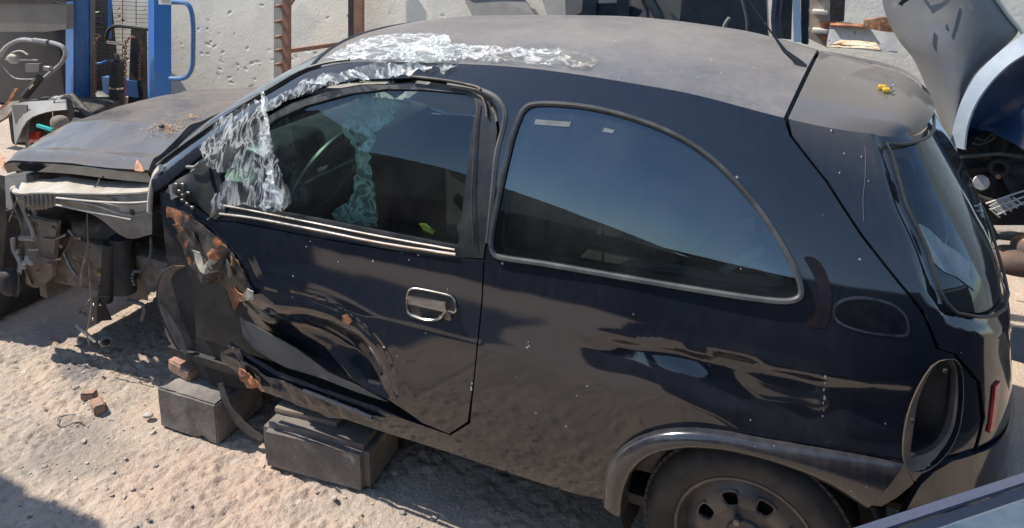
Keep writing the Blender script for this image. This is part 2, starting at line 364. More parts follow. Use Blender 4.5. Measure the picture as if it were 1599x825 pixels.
# ------------------------------------------------------------------ material library
M={}
M['paint']=car_paint('black_paint',.035,speck=.5)
M['hatchpaint']=car_paint('black_paint_hatch',.045,speck=.5,updust=.42)
M['roof']=car_paint('dusty_roof_paint',.5,vs=42,vt=.82,dustcol=(.34,.30,.265),lo=.3,hi=.72,speck=.8,rough=.28,streak=False)
M['bonnetp']=car_paint('dusty_bonnet_paint',.62,dustcol=(.24,.205,.175),lo=.36,hi=.66,speck=.7,rough=.2,streak=False,wave=.004)
M['flare']=car_paint('dusty_flare_paint',.12,speck=.7,rough=.16)
M['damage']=mat('torn_scraped_metal',(.012,.013,.016),(.10,.085,.07),scale=9,rough=.35,bump=.012,bscale=22,rvar=.2,c3=(.36,.14,.06),s3=6,lo3=.54,hi3=.60)
M['rust']=mat('bare_rusty_steel',(.46,.20,.09),(.20,.085,.045),scale=22,rough=.7,bump=.003,bscale=60,c3=(.55,.38,.26),s3=12,lo3=.58,hi3=.66)
M['black']=mat('black_plastic',(.012,.013,.015),(.035,.033,.032),scale=8,rough=.42,rvar=.12,bump=.0006,bscale=300)
M['rubber']=mat('grey_rubber_seal',(.035,.035,.037),(.075,.073,.07),scale=14,rough=.55)
M['darkrub']=mat('black_rubber',(.014,.014,.015),(.03,.03,.03),scale=10,rough=.5)
M['trim']=mat('brushed_trim',(.62,.58,.52),(.40,.34,.28),scale=16,rough=.22,metal=.9,stretch=(1,1,12))
M['dark']=mat('grimy_dark_metal',(.018,.018,.019),(.045,.04,.036),scale=7,rough=.7,bump=.003,bscale=40)
M['apron']=mat('dusty_inner_wing',(.44,.41,.36),(.33,.29,.24),scale=9,rough=.55,bump=.002,bscale=30,c3=(.16,.11,.08),s3=14,lo3=.62,hi3=.70)
M['grime']=mat('dusty_brown_metal',(.23,.185,.145),(.10,.085,.07),scale=10,rough=.75,bump=.004,bscale=34)
M['tyre']=mat('tyre_rubber',(.022,.022,.022),(.05,.046,.042),scale=12,rough=.75,bump=.0008,bscale=120)
M['rim']=mat('dusty_steel_rim',(.045,.046,.05),(.12,.10,.085),scale=9,rough=.42,rvar=.1)
M['seat']=mat('dark_seat_cloth',(.014,.015,.018),(.03,.03,.033),scale=30,rough=.9,bump=.001,bscale=400)
M['greytrim']=mat('grey_interior_plastic',(.10,.105,.11),(.16,.16,.16),scale=6,rough=.6)
M['steel']=mat('worn_steel',(.30,.29,.28),(.17,.15,.13),scale=20,rough=.4,metal=.8)
M['shelf']=mat('grey_parcel_shelf',(.34,.34,.33),(.28,.28,.275),scale=6,rough=.7)
M['qglass']=glass_mat('tinted_quarter_glass',(.50,.56,.55),refl=1.7,dust=.02)
M['dglass']=glass_mat('green_door_glass',(.60,.78,.70),refl=.8,dust=.015)
M['wglass']=glass_mat('windscreen_glass',(.55,.75,.68),refl=.8,dust=.12)
M['rglass']=glass_mat('rear_glass',(.16,.20,.21),refl=.75,dust=.05)
M['red']=mat('red_lens',(.42,.03,.025),(.55,.10,.08),scale=12,rough=.15,coat=.6)
M['film']=film_mat('polythene_film',.66,streak=(1,2.2,1),scale=10,lo=.44,hi=.64)
M['filmdirt']=film_mat('dirty_polythene',.80,scale=10,dirt=(.62,.50,.40),lo=.44,hi=.62)
M['filmclear']=film_mat('clear_polythene',.93,streak=(5,5,.6),scale=5,lo=.45,hi=.75)
M['filmin']=film_mat('hanging_polythene',.35,col=(.80,.92,.84),scale=14,lo=.42,hi=.66)
# ------------------------------------------------------------------ the wrecked car
car=empty('wrecked_car',(-1.2,0,0),'crashed black three-door hatchback without front wing or wheel, propped on concrete blocks','car')
def gut(u0,u1,n): 
    u=np.linspace(u0,u1,n); return np.stack([u,gutter(u)],1)
seam_px=[(1233,212),(1262,250),(1290,285),(1345,370),(1400,440),(1440,490),(1462,545),(1488,553)]
lamp_rim=[(.515,.755),(.523,.67),(.503,.595)]
lamp_low=[(1486,739),(1450,751),(1427,752)]
flare_out=[(1412,722),(1300,702),(1200,685),(1120,670),(1065,667),(1020,673),(980,691),(956,716),(946,745),(943,781)]
bottom=[(900,772),(800,740),(700,706),(600,675),(520,648),(430,612),(385,588),(352,552)]
silltop=[(358,538),(385,558),(430,584),(500,611),(560,632),(617,650),(704,680),(735,661)]
jamb=[(741,600),(746.5,545),(754.5,470),(757.5,406),(767,330),(776,250),(781,205),(777,170),(766,150),(746,138),(700,130),(640,122),(560,124),(510,133),(450,154),(400,182),(330,231),(262,286),(240,300)]
SEAM=S(seam_px); UG=.205
body_poly=np.concatenate([gut(-2.06,UG,60),SEAM,lamp_rim,S(lamp_low),S(crom(flare_out,n=3)),S(bottom),S(silltop),S(jamb)])
qw_px=[(820,170),(838,162),(885,163),(940,171),(1000,188),(1060,213),(1110,246),(1150,284),(1190,332),(1220,378),(1242,420),(1252,452),(1245,467),(1215,470),(1150,462),(1050,446),(950,429),(850,412),(788,403),(771,394),(768,370),(779,310),(798,225),(810,188)]
QW=S(crom(qw_px,True,3))
lamp_px=[(1487,570),(1499,585),(1499,625),(1492,675),(1468,712),(1432,724),(1430,700),(1438,645),(1455,600),(1472,577)]
LAMP=S(crom(lamp_px,True,3))
crease=S([(905,520),(930,527),(1000,531),(1060,540),(1095,553),(1122,549),(1160,556),(1205,571),(1235,577),(1290,591),(1360,592),(1440,600)])
dent1=S([(1060,545),(1140,600),(1180,640),(1260,655)])
LO=crom([tuple(x) for x in S([(1488,560),(1502,577),(1505,622),(1497,676),(1473,716),(1442,738),(1415,732),(1409,690),(1422,628),(1454,571)])],True,3)
LHOLE=LO.mean(0)+(LO-LO.mean(0))*.97
def side_disp(q):
    d=pdist(q,crease); up=q[:,1]-np.interp(q[:,0],crease[:,0],crease[:,1])
    f=sstep(crease[0,0]-.10,crease[0,0]+.15,q[:,0])*sstep(.375,.33,q[:,0])*(1-.65*sstep(.08,.20,q[:,0]))
    o=-.016*f*np.exp(-(np.clip(-up,0,1)/.05)**2)*(up<0)*(1-np.exp(-(up/.012)**2)) + .004*f*np.exp(-(up/.02)**2)
    o+=-.018*np.exp(-(pdist(q,dent1)/.06)**2)*sstep(.0,-.03,up)
    o+=-.010*np.exp(-(((q[:,0]-.27)/.10)**2+((q[:,1]-.70)/.05)**2))
    o+=(.0022*np.sin(q[:,0]*7+q[:,1]*5)+.007*nz(q*[1,1.7],3.6,3.,2)*np.exp(-((q[:,1]-.66)/.11)**2))*f
    # pressed ridge above the sill, rounded tuck-under
    return o
def smooth_fn(f): return f
body=panel('body_side',side_raw,body_poly,[QW,LHOLE],M['paint'],car,.02,side_disp)
panel('body_side',side_raw,body_poly,[QW,LAMP],M['paint'],car,.03,None,mirror=True)
# roof, with the dusty bloom that stops at the gutter
rp=np.array([(u,-.997) for u in np.linspace(-1.46,UG,40)]+[(UG+.0,w) for w in np.linspace(-.99,.99,14)]+[(u,.997) for u in np.linspace(UG,-1.46,40)]+[(-1.46,w) for w in np.linspace(.99,-.99,14)])
def roof_disp(q): return .004*np.sin(q[:,0]*3+1)*np.cos(q[:,1]*2)
roof=panel('roof',roof_raw,rp,[],M['roof'],car,.035,roof_disp,.02)
# headlining
panel('headlining',lambda u,w: roof_raw(u,w)-np.array([0,0,.035]),rp*[.99,.97],[],M['greytrim'],car,.08,None,.004)
# rear spoiler and hatch
sp=np.array([(u,-1) for u in np.linspace(UG+.012,.54,16)]+[(.54+.085*(1-w*w)**.5,w) for w in np.linspace(-.95,.95,18)]+[(u,1) for u in np.linspace(.54,UG+.012,16)]+[(UG+.012,w) for w in np.linspace(.98,-.98,14)])
hatch=None
def hs(pts): return S(pts)
glassL=[(1384,224),(1392,241),(1413,318),(1432,356),(1448,393),(1467,455),(1488,484)]
gl=hs(glassL)
mir=lambda P: np.stack([2*UMID-P[:,0],P[:,1]],1)
GZ=.915
gl_low=np.array([(gl[-1,0]+.03,GZ+.005),(.60,GZ-.02),(.8,GZ-.035),(UMID,GZ-.04)])
gl_top=np.array([(gl[0,0]+.04,gutter(gl[0,0]+.04)-.018),(.62,gutter(.62)-.012),(.8,gutter(.8)-.01),(UMID,gutter(UMID)-.01)])
half=np.concatenate([gl_top[::-1][:-0 or None],gl,gl_low]); 
GLASS=np.concatenate([half,mir(half)[::-1][1:-1]])
g0=S([(1236,212)])
hl=np.concatenate([np.array([(g0[0,0]+.006,float(gutter(g0[0,0])))]),SEAM+[.009,.0],np.array(lamp_rim)+[.014,0],[(.53,.60),(.8,.60),(UMID,.60)]])
top=gut(g0[0,0]+.02,UMID,24)
HP=np.concatenate([hl,mir(hl)[::-1][1:],mir(top)[::-1],top[::-1][1:]])
def hatch_disp(q):
    # raised lip round the rear glass, number plate hollow below it
    d=pdist(q,GLASS,True); return -.010*np.exp(-(d/.03)**2)+.004*np.exp(-((d-.045)/.02)**2)
hatch=panel('hatch',side_raw,HP,[GLASS],M['hatchpaint'],car,.022,hatch_disp)
sp_o=panel('spoiler',lambda u,w: roof_raw(u,w)-np.stack([0*u,0*u,.05*sstep(.46,.66,u)**1.5+.03*sstep(.80,1.,np.abs(w))*sstep(.3,.5,u)],-1),sp,[],M['hatchpaint'],hatch,.02,None,.055)
rg=panel('rear_window',lambda u,v: side_raw(u,v)*[1,.985,1]-np.array([.010,0,0]),GLASS,[],M['rglass'],hatch,.035,None,.004)
mb=MB(); rim=[side_raw(a,b)+np.array([.003,-.003,0]) for a,b in crom(GLASS,True,2)]; mb.tube(rim,.0045,6,True); mb.build('rubber_seal',M['darkrub'],rg)
# sticker outline on the spoiler, small yellow clip lying on it
def sidept(px,off=0.):
    """3-D points on the near flank under the given photo pixels, lifted off by off"""
    uv=S(px); P=side_raw(*uv.T)
    if off:
        e=1e-3; a=side_raw(uv[:,0]+e,uv[:,1])-P; b=side_raw(uv[:,0],uv[:,1]+e)-P; n=np.cross(a,b); n/=np.linalg.norm(n,axis=1)[:,None]; P=P+n*off
    return P
def atl(px,**k): return [at(a,b,**k) for a,b in px]
# quarter window: glass, rubber surround, inner rim
qc=QW.mean(0)
qg=panel('quarter_window',side_raw,qc+(QW-qc)*.985,[],M['qglass'],car,.05,lambda q:-.006+0*q[:,0],.004)
mb=MB(); mb.tube(side_raw(*QW.T)+[0,-.002,0],.0085,6,True,flat=.8); s_=mb.build('rubber_seal',M['rubber'],qg)
inn=qc+(QW-qc)*.93; mb=MB(); mb.tube(side_raw(*inn.T)+[0,.02,0],.010,6,True); mb.build('inner_edge',M['darkrub'],qg)
qf=panel('quarter_window',side_raw,qc+(QW-qc)*.985,[],M['qglass'],car,.06,None,.004,mirror=True)
for px in ([(836,186),(892,190),(889,198),(834,194)],[(944,199),(960,203),(956,208),(940,205)]): panel('pale_window_patch',side_raw,S(px),[],mat('grey_window_patch',(.17,.18,.18),(.12,.13,.13),scale=30,rough=.5),qg,.01,lambda q:-.004+0*q[:,0],.0005)  # two small pale rectangles on the inner side of the glass
# tail lamp opening: dirty flange and deep dark pocket
lc=LAMP.mean(0); lp=crom(LAMP[::3],True,3)
LI=crom(S(lamp_px),True,3)
def pocket(scale,inw): q=lc+(lp-lc)*scale; return side_raw(*q.T)+[-.0,inw,0]+[-inw*.4,0,0]
mb=MB(); lc=LI.mean(0); lp=LI; e3=lambda t,w:side_raw(*(LO*(1-t)+LI*t).T)+[w*-.3,w,0]; R0=e3(-.02,-.002); Rl=e3(.07,-.003); R1=e3(.2,.010); Rm=e3(.6,.018); R2=e3(1,.026); n=len(R0)
ring=lambda A,B,o=0: [(o+i,o+(i+1)%n,o+n+(i+1)%n,o+n+i) for i in range(n)]
[mb.add(list(a_)+list(b_),ring(0,0)) for a_,b_ in ((R0,Rl),(Rl,R1),(R1,Rm),(Rm,R2))]; fl=mb.build('tail_lamp_opening',mat('dirty_lamp_flange',(.30,.235,.18),(.17,.135,.105),scale=9,rough=.7),car)
mb=MB(); a=pocket(1.0,.026); b=pocket(.96,.06); c=pocket(.8,.16); mb.add(list(a)+list(b),ring(0,0)); mb.add(list(b)+list(c),ring(0,0)); mb.add(list(c),[tuple(range(n))]); mb.build('lamp_pocket',M['dark'],fl)
mb=MB(); mb.tube(pocket(.99,.03),.006,6,True); mb.build('inner_flange',M['rubber'],fl)
for q in ((1474,578),(1424,708),(1424,655)): 
    p=sidept([q],.006)[0]; mb=MB(); mb.blob(p,(.005,.004,.005)); mb.build('screw_hole',M['dark'],fl)
# red lens beside it, far lamp edge, bumper
rd=np.array([(.575,.735),(.60,.74),(.565,.635),(.548,.63)])
panel('reflector',side_raw,rd,[],M['red'],car,.02,lambda q:.006+0*q[:,0],.01)
flo=crom(flare_out,n=3); 
bu=[(.372,.525),(.40,.56),(.44,.585),(.50,.592),(.8,.592),(UMID,.592)]; bl=[(UMID,.24),(.6,.24),(.40,.25),(.34,.30),(.33,.42)]
BP=np.concatenate([bu,mir(np.array(bu))[::-1][1:],mir(np.array(bl))[::-1],np.array(bl)[1:]])
bump=panel('rear_bumper',side_raw,BP,[],M['paint'],car,.03,lambda q:.010-.012*sstep(.28,.24,q[:,1])+.006*np.exp(-((q[:,1]-.43)/.02)**2),.02)
# rear wheel-arch flare
fo=sidept(crom(flare_out[::-1],n=8),.001); fin=[(975,797),(979,762),(993,728),(1022,704),(1065,694),(1100,693),(1150,699),(1220,718),(1290,748),(1350,786)]
fi=sidept(crom(fin,n=8),.016)
def resamp(P,n):
    P=np.array(P); d=np.r_[0,np.cumsum(np.linalg.norm(np.diff(P,axis=0),axis=1))]; t=np.linspace(0,d[-1],n); return np.stack([np.interp(t,d,P[:,i]) for i in range(3)],1)
fo=resamp(fo,60); fi=resamp(fi,60); rows=[]
for k,(t,b) in enumerate([(0,0),(.02,.011),(.10,.020),(.25,.025),(.5,.027),(.75,.024),(.93,.014),(1,.002)]): rows.append(fo*(1-t)+fi*t+np.array([0,-1,.25])*b)
rows.append(fi+[0,.05,0]); V=np.concatenate(rows); F=[(r*60+i,r*60+i+1,(r+1)*60+i+1,(r+1)*60+i) for r in range(len(rows)-1) for i in range(59)]
MB().add(V,F).build('wheel_arch_flare',M['flare'],car)
# corner piece under the lamp, between flare and bumper
cp=S([(1412,723),(1426,753),(1400,775),(1376,789),(1352,786),(1330,760),(1370,735)])
# wheel house
mb=MB(); arc=[(-.31,.16),(-.33,.28),(-.30,.42),(-.22,.52),(-.10,.575),(.02,.59),(.14,.57),(.25,.50),(.31,.40),(.34,.28),(.34,.16)]; arc=crom([(x,0,z) for x,z in arc],n=4)
A=arc+[0,-.755,0]; B=arc*[.96,1,.985]+[0,-.45,0]; mb.strip(A,B); mb.add(list(B)+[[0,-.45,.2]],[(i,i+1,len(B)) for i in range(len(B)-1)],False)
mb.build('wheel_house',M['dark'],car)
def wheel(x,y,z,s,toe=0.):
    """s=-1: outer face towards -Y"""
    def lathe(prof,n=64):
        V=[];F=[]
        for k in range(n):
            a=2*math.pi*k/n
            for (r,d) in prof: V.append((x+r*math.cos(a),y+s*d,z+r*math.sin(a)))
        m=len(prof)
        for k in range(n):
            for i in range(m-1): F.append((k*m+i,((k+1)%n)*m+i,((k+1)%n)*m+i+1,k*m+i+1))
        return V,F
    mb=MB(); V,F=lathe([(.178,.0),(.186,.010),(.20,.014),(.225,.018),(.24,.012),(.255,-.004),(.263,-.022),(.266,-.06),(.267,-.10),(.263,-.135),(.25,-.155),(.22,-.165),(.18,-.15)])
    mb.add(V,F)
    for k in range(72):   # tread blocks
        a=2*math.pi*k/72
        for d in (-.030,-.062,-.094,-.126):
            R=Matrix.Rotation(-a,3,'Y'); mb.box((x+.2655*math.cos(a),y+s*d,z+.2655*math.sin(a)),(.008,.026,.0205),R)
    wh=mb.build('wheel',M['tyre'],car)
    mb=MB(); V,F=lathe([(.181,-.002),(.184,.004),(.180,.009),(.172,.006),(.168,-.006),(.160,-.020),(.154,-.030)]); mb.add(V,F)
    # dished disc with slots
    nS=8; ns=192; rr=[.154,.146,.130,.118,.100,.088,.078,.064,.050,.046,.0]; dd=[-.030,-.026,-.016,-.008,-.006,-.008,-.014,-.02,-.018,-.010,-.008]
    V=[];F=[]
    for k in range(ns):
        a=2*math.pi*k/ns
        for r,d in zip(rr,dd): V.append((x+r*math.cos(a),y+s*d,z+r*math.sin(a)))
    m=len(rr)
    for k in range(ns):
        ph=((k+.5)/ns*nS)%1
        for i in range(m-1):
            if i in (2,3,4) and abs(ph-.5)<(.27 if i in (2,3) else .21): continue
            F.append((k*m+i,((k+1)%ns)*m+i,((k+1)%ns)*m+i+1,k*m+i+1))
    mb.add(V,F); rim=mb.build('rim',M['rim'],wh)
    for k in range(nS):   # turned-in lips of the slots
        mb=MB(); a0=2*math.pi*(k+.5)/nS; L=[]
        for t in range(20):
            q=2*math.pi*t/20; sr=.0215*math.copysign(abs(math.sin(q))**.6,math.sin(q)); sa=.20*math.copysign(abs(math.cos(q))**.6,math.cos(q))
            r=.109+sr; a=a0+sa; L.append((x+r*math.cos(a),y-s*.012,z+r*math.sin(a)))
        mb.tube(L,.004,5,True); mb.build('slot_lip',M['rim'],rim)
    for k in range(4):
        mb=MB(); a=2*math.pi*(k+.3)/4; mb.blob((x+.05*math.cos(a),y+s*-.008,z+.05*math.sin(a)),(.009,.012,.009)); mb.build('wheel_bolt',M['steel'],rim)
    mb=MB(); V,F=lathe([(.10,-.05),(.105,-.09),(.02,-.09)],32); mb.add(V,F); mb.build('brake_drum',M['dark'],rim)
wheel(.0,-.748,.264,-1); wheel(.0,.748,.264,1)
mb=MB(); mb.tube([(0,-.62,.27),(0,.62,.27)],.035); mb.tube([(.2,-.3,.3),(.48,-.35,.30),(.55,-.35,.27)],.03); mb.build('rear_axle',M['dark'],car)
# loose pale film on the tailgate glass
pt=S([(1434,356),(1442,352),(1458,362),(1478,382),(1500,396),(1519,412),(1519,436),(1530,458),(1518,450),(1500,436),(1480,428),(1462,412),(1452,392)])
panel('peeled_tint',lambda u,v: side_raw(u,v)*[1,.985,1]-np.array([.006,0,0]),pt,[],mat('peeled_tint_film',(.13,.17,.175),(.20,.23,.23),scale=9,rough=.25,bump=.004,bscale=12),rg,.02,None,.001)
# corner under the lamp
panel('lower_quarter_corner',side_raw,cp,[],M['paint'],car,.02,lambda q:.004+0*q[:,0],.02)
# --- near door
M['beam']=mat('grey_primed_beam',(.105,.11,.115),(.085,.09,.09),scale=6,rough=.4)
door_px=[(257,301),(305,321),(333,347),(362,347),(500,374),(600,391),(712,405),(755,408),(752,470),(744,548),(739,600),(731,658),(702,677),(660,660),(617,629),(560,606),(500,584),(440,562),(405,547),(378,522),(362,492),(350,470),(332,466),(312,448),(290,420),(273,392),(259,362),(251,331)]
DP=S(door_px)
fold=S(crom([(385,405),(402,440),(425,452),(470,458),(520,474),(565,503),(598,538),(616,575),(621,605),(612,630),(580,628)],n=4))
reg=np.concatenate([fold,S([(560,650),(500,625),(440,605),(395,585),(350,560),(318,505),(312,450),(330,400),(350,380)])])
cr2=S(crom([(430,486),(480,490),(520,500),(560,520),(580,545)],n=4)); cr3=S([(545,500),(560,530),(600,560)]); cr4=S(crom([(372,470),(400,500),(470,545),(520,590)],n=4))
def door_disp(q):
    i=inside(q,reg)*sstep(0,.025,pdist(q,reg,True)); d=pdist(q,fold); o=i*(-.050*sstep(0,.17,d)-.020*sstep(.10,.28,d))+np.where(i>0,0,.004*np.exp(-(d/.03)**2))
    o+=i*(.009*np.exp(-(pdist(q,cr2)/.045)**2)-.003*np.exp(-(pdist(q,cr3)/.03)**2)+.008*np.exp(-(pdist(q,cr4)/.06)**2))
    f=sstep(-1.62,-1.85,q[:,0]); o+=-.03*f*sstep(.86,.70,q[:,1])
    o+=f*.008*(nz(q,7,3.)-.0)
    o+=i*.0010*nz(q,5,8.)*sstep(0,.05,d)
    o+=.0012*np.sin(q[:,0]*9)*np.cos(q[:,1]*8)
    return o
door=panel('door',side_raw,DP,[],M['paint'],car,.012,door_disp,.014)
fr_out=[(752,405),(760,330),(768,250),(774,206),(771,178),(761,156),(744,144),(700,135),(640,127),(560,130),(510,139),(450,160),(400,188),(335,234),(268,291),(258,299),(305,320),(333,346),(362,346),(500,373),(600,390),(712,404)]
fr_in=[(712,386),(719,330),(731,230),(741,168),(738,152),(722,144),(660,138),(600,137),(545,144),(475,163),(428,184),(385,218),(352,252),(340,275),(345,300),(358,316),(372,320),(500,344),(600,364)]
FI=S(fr_in)
wf=panel('window_frame',side_raw,S(fr_out),[FI],M['black'],door,.02,lambda q:-.012+0*q[:,0],.02)
fc=FI.mean(0)
panel('window_glass',side_raw,fc+(FI-fc)*1.01,[],M['dglass'],door,.05,lambda q:-.022+0*q[:,0],.004)
# trims at the foot of the window, and along the roof side
mb=MB(); mb.tube(sidept(crom([(352,321),(400,330),(500,350),(600,370),(712,390)],n=3),.004),.0032,6,flat=1.5); mb.tube(sidept(crom([(345,334),(400,341),(500,360),(600,380),(713,397)],n=3),.003),.0035,6,flat=1.5); mb.build('waist_trim',M['trim'],door)
mb=MB(); mb.strip(sidept([(360,323),(500,352),(712,391)],.001),sidept([(355,334),(500,359),(712,396)],.001)); mb.build('wiper_rubber',M['darkrub'],door)
mb=MB(); mb.tube(sidept(crom([(640,120),(700,127),(744,136),(752,141)],n=3),.006),.004,6); mb.tube(sidept([(768,168),(774,178),(776,190)],-.002),.0045,6); mb.tube(sidept(crom([(735,141),(752,152),(758,168),(759,182)],n=3),-.006),.0035,6); mb.build('roof_side_trim',M['grime'],car)
mb=MB(); mb.tube(sidept(crom([(700,131),(745,139),(772,150),(786,166),(790,182),(786,205),(777,240),(771,300),(763,380)],n=4),.0),.009,6,flat=.6); mb.build('door_seal',M['rubber'],car)
mb=MB(); mb.tube(sidept(crom([(738,384),(736,300),(742,200),(747,160)],n=3),-.006),.002,5); mb.build('frame_edge',M['rubber'],door)
# door handle: plated surround, grip, cavity, key barrel
hp=[(637,462),(642,452),(655,451),(690,458),(706,463),(712,474),(711,487),(695,487),(688,497),(670,498),(650,493),(638,486)]
H=sidept(crom(hp,True,4),.002)
hd=panel('door_handle',side_raw,S(crom(hp,True,3)),[],M['darkrub'],door,.01,lambda q:.0015+0*q[:,0],.006)
mb=MB(); mb.tube(H,.0033,7,True); mb.tube(sidept(crom([(640,486),(648,492),(668,498),(685,497),(692,490)],n=4),.010),.0042,7); mb.build('plated_surround',M['trim'],hd)
mb=MB(); g=sidept([(643,460),(700,470),(703,484),(644,471)],.010); mb.poly(g,(0,-.010,0)); mb.build('grip',M['trim'],hd)
k=sidept([(701,494)],.001)[0]; mb=MB(); 
mb.blob(k,(.011,.007,.011)); mb.build('key_barrel',M['steel'],hd)
# mirror mounting: black triangle with broken stubs
tri=S([(262,296),(282,281),(300,268),(318,254),(326,262),(330,285),(338,305),(352,321),(352,332),(336,344),(306,318),(259,300)])
mm=panel('mirror_mount',side_raw,tri,[],M['black'],door,.012,lambda q:.018*np.exp(-(((q[:,0]+1.88)/.05)**2+((q[:,1]-.92)/.04)**2)),.02)
mb=MB(); c=sidept([(268,290),(285,283),(286,305),(272,312)],.012); mb.strip(c[[0,3]],c[[1,2]],.006)
mb.tube(sidept([(300,262),(312,262),(320,256)],.02),.006,6); mb.build('mirror_stub',M['greytrim'],mm)
mb=MB(); L=sidept([(286,288),(288,298),(295,290),(292,303),(300,300),(294,310),(302,318),(308,322)],.02)
for i in range(len(L)): mb.blob(L[i]+RNG.uniform(-.004,.004,3),(.007,.005,.005)); 
mb.tube(L,.0025,5); mb.build('broken_clip',M['steel'],mm)
# torn metal at the front edge of the door
t1=S([(262,322),(285,330),(318,350),(352,385),(384,425),(396,452),(375,468),(350,470),(332,466),(312,446),(288,415),(270,380),(258,350)])
def torn(q): return .006+.016*nz(q,8,2.)+door_disp(q)*.9
tm=panel('torn_door_skin',side_raw,t1,[],M['damage'],door,.009,torn,.006)
def scrap(px,m,off=.02,amp=.012,name='metal_tear',th=.003,seed=1.,sc=25,flat=None):
    if flat is not None: return panel(name,side_raw,S(px),[],m,door,.012,lambda q: flat+.002*np.sin(q[:,0]*20),th)
    return panel(name,side_raw,S(px),[],m,door,.008,lambda q: off+door_disp(q)+.6*amp*nz(q,sc*.55,seed),th)
scrap([(318,385),(350,392),(372,408),(388,440),(392,462),(370,458),(350,440),(344,420),(330,412)],M['rust'],.008,.016,seed=5.)
scrap([(330,446),(352,444),(366,460),(385,463),(378,474),(358,482),(346,500),(340,478)],M['rust'],.012,.016,seed=9.)
scrap([(286,345),(300,352),(312,380),(330,400),(322,405),(303,385),(292,365)],M['dark'],.012,.012,seed=12.)
scrap([(298,392),(310,396),(318,415),(330,405),(338,425),(326,432),(312,425),(302,412)],M['apron'],.020,.010,seed=15.)
scrap([(350,405),(368,412),(372,430),(352,436),(340,425)],M['dark'],.03,.014,seed=18.)
scrap([(378,462),(392,448),(402,452),(400,466),(384,470)],M['apron'],.02,.01,seed=21.)
scrap([(275,350),(284,349),(290,358),(284,362)],M['rust'],.02,.004,seed=23.)
scrap([(537,492),(544,490),(552,500),(546,507),(536,503)],M['rust'],.004,.002,seed=24.,name='rust_spot')
# exposed door foot: grey reinforcement and folded lower lip
def plate(name,px,m,y,par=car,th=.004): 
    mb=MB(); mb.poly([at(a,b,y=y if not callable(y) else y(a,b)) for a,b in px],(0,.006,0)); return mb.build(name,m,par)
scrap([(366,500),(373,505),(430,535),(455,550),(505,588),(560,612),(600,636),(560,622),(500,600),(440,580),(390,552),(372,530)],M['beam'],0,0,name='door_beam',seed=30.,flat=-.022)
ml=S([(350,548),(366,540),(378,545),(384,560),(420,585),(500,615),(560,636),(600,655),(520,646),(430,612),(395,596),(370,578),(352,562)])
panel('sill_lip',side_raw,ml,[],M['flare'],car,.01,lambda q:.014+.008*nz(q,14,41.),.006)
panel('sill_tear',side_raw,S([(382,568),(392,572),(404,582),(424,600),(418,602),(398,594),(385,585)]),[],M['rust'],car,.008,lambda q:.03+.012*nz(q,30,44.),.003)
mb=MB(); mb.tube(sidept(crom([(478,606),(500,614),(540,630),(585,648)],n=5),.012),.006,6); mb.build('sill_edge',M['flare'],car)
# dark inner hinge pillar, liner behind the wing and hanging strip
mb=MB(); mb.strip(atl([(250,300),(262,420),(285,500),(330,600)],y=-.70),atl([(345,300),(352,420),(372,505),(400,610)],y=-.70),.03); mb.build('hinge_pillar',M['dark'],car)
A=np.array(atl(crom([(272,415),(256,425),(247,445),(246,474),(256,503),(270,532),(285,557)],n=4),y=-.72)); B=A+np.array([.16,.10,-.02])
mb=MB(); mb.strip(A,B,.003); lin=mb.build('wheel_arch_liner',M['grime'],car)
A2=np.array(atl(crom([(247,474),(262,498),(278,528),(288,556)],n=4),y=-.725)); mb=MB(); mb.strip(A2,np.array(atl(crom([(250,472),(268,496),(286,526),(293,552)],n=4),y=-.725)),.002); mb.tube(A,.0028,5); mb.build('liner_edge',M['rubber'],lin)
mb=MB(); mb.strip(atl(crom([(340,600),(352,640),(378,672),(408,690)],n=4),y=-.74),atl(crom([(348,598),(362,634),(388,664),(412,682)],n=4),y=-.74),.002); mb.build('hanging_strip',M['rubber'],lin)
mb=MB(); mb.strip(atl(crom([(254,418),(310,420),(352,470)],n=4),y=-.665),atl(crom([(262,520),(310,600),(352,625)],n=4),y=-.665),.01); mb.build('liner_sheet',M['grime'],lin)
# windscreen, cowl, bonnet
ws=np.array([(u,-1) for u in np.linspace(-2.0,-1.47,14)]+[(-1.47,w) for w in np.linspace(-.9,.9,9)]+[(u,1) for u in np.linspace(-1.47,-2.0,14)]+[(-2.0,w) for w in np.linspace(.9,-.9,9)])
panel('windscreen',roof_raw,ws,[],M['wglass'],car,.05,None,.005)
mb=MB(); mb.tube(roof_raw(np.linspace(-2.06,-1.42,20),-np.ones(20)*.985)+[0,0,.004],.010,6); mb.tube(roof_raw(-1.46*np.ones(20),np.linspace(-.98,.98,20))+[0,0,.0],.008,6); mb.build('windscreen_rubber',M['darkrub'],car)
mb=MB(); mb.tube(roof_raw(np.linspace(-2.03,-1.30,24),-np.ones(24)*.992)+[0,-.004,.010],.005,6); mb.build('drip_moulding',M['black'],car)
BZ=hermite([-3.06,-2.98,-2.85,-2.6,-2.3,-2.1],[.79,.815,.835,.87,.90,.925])
def bonnet_raw(a,w):
    a=np.asarray(a,float); w=np.asarray(w,float); aw=np.abs(w)
    yy=.60+.085*a; x=-3.055+a*.95-.03*(1-aw**2)*(1-a)-.16*(1-aw**2)*a
    b=1-aw**2.6
    z=BZ(-3.055+a*.95)+b*(.085-.02*a)+.02*sstep(0,.12,a)*b
    return np.stack([x,w*yy,z],-1)
bn=np.array([(a,-1) for a in np.linspace(0,1,20)]+[(1,w) for w in np.linspace(-.95,.95,20)]+[(a,1) for a in np.linspace(1,0,20)]+[(0,w) for w in np.linspace(.95,-.95,20)])
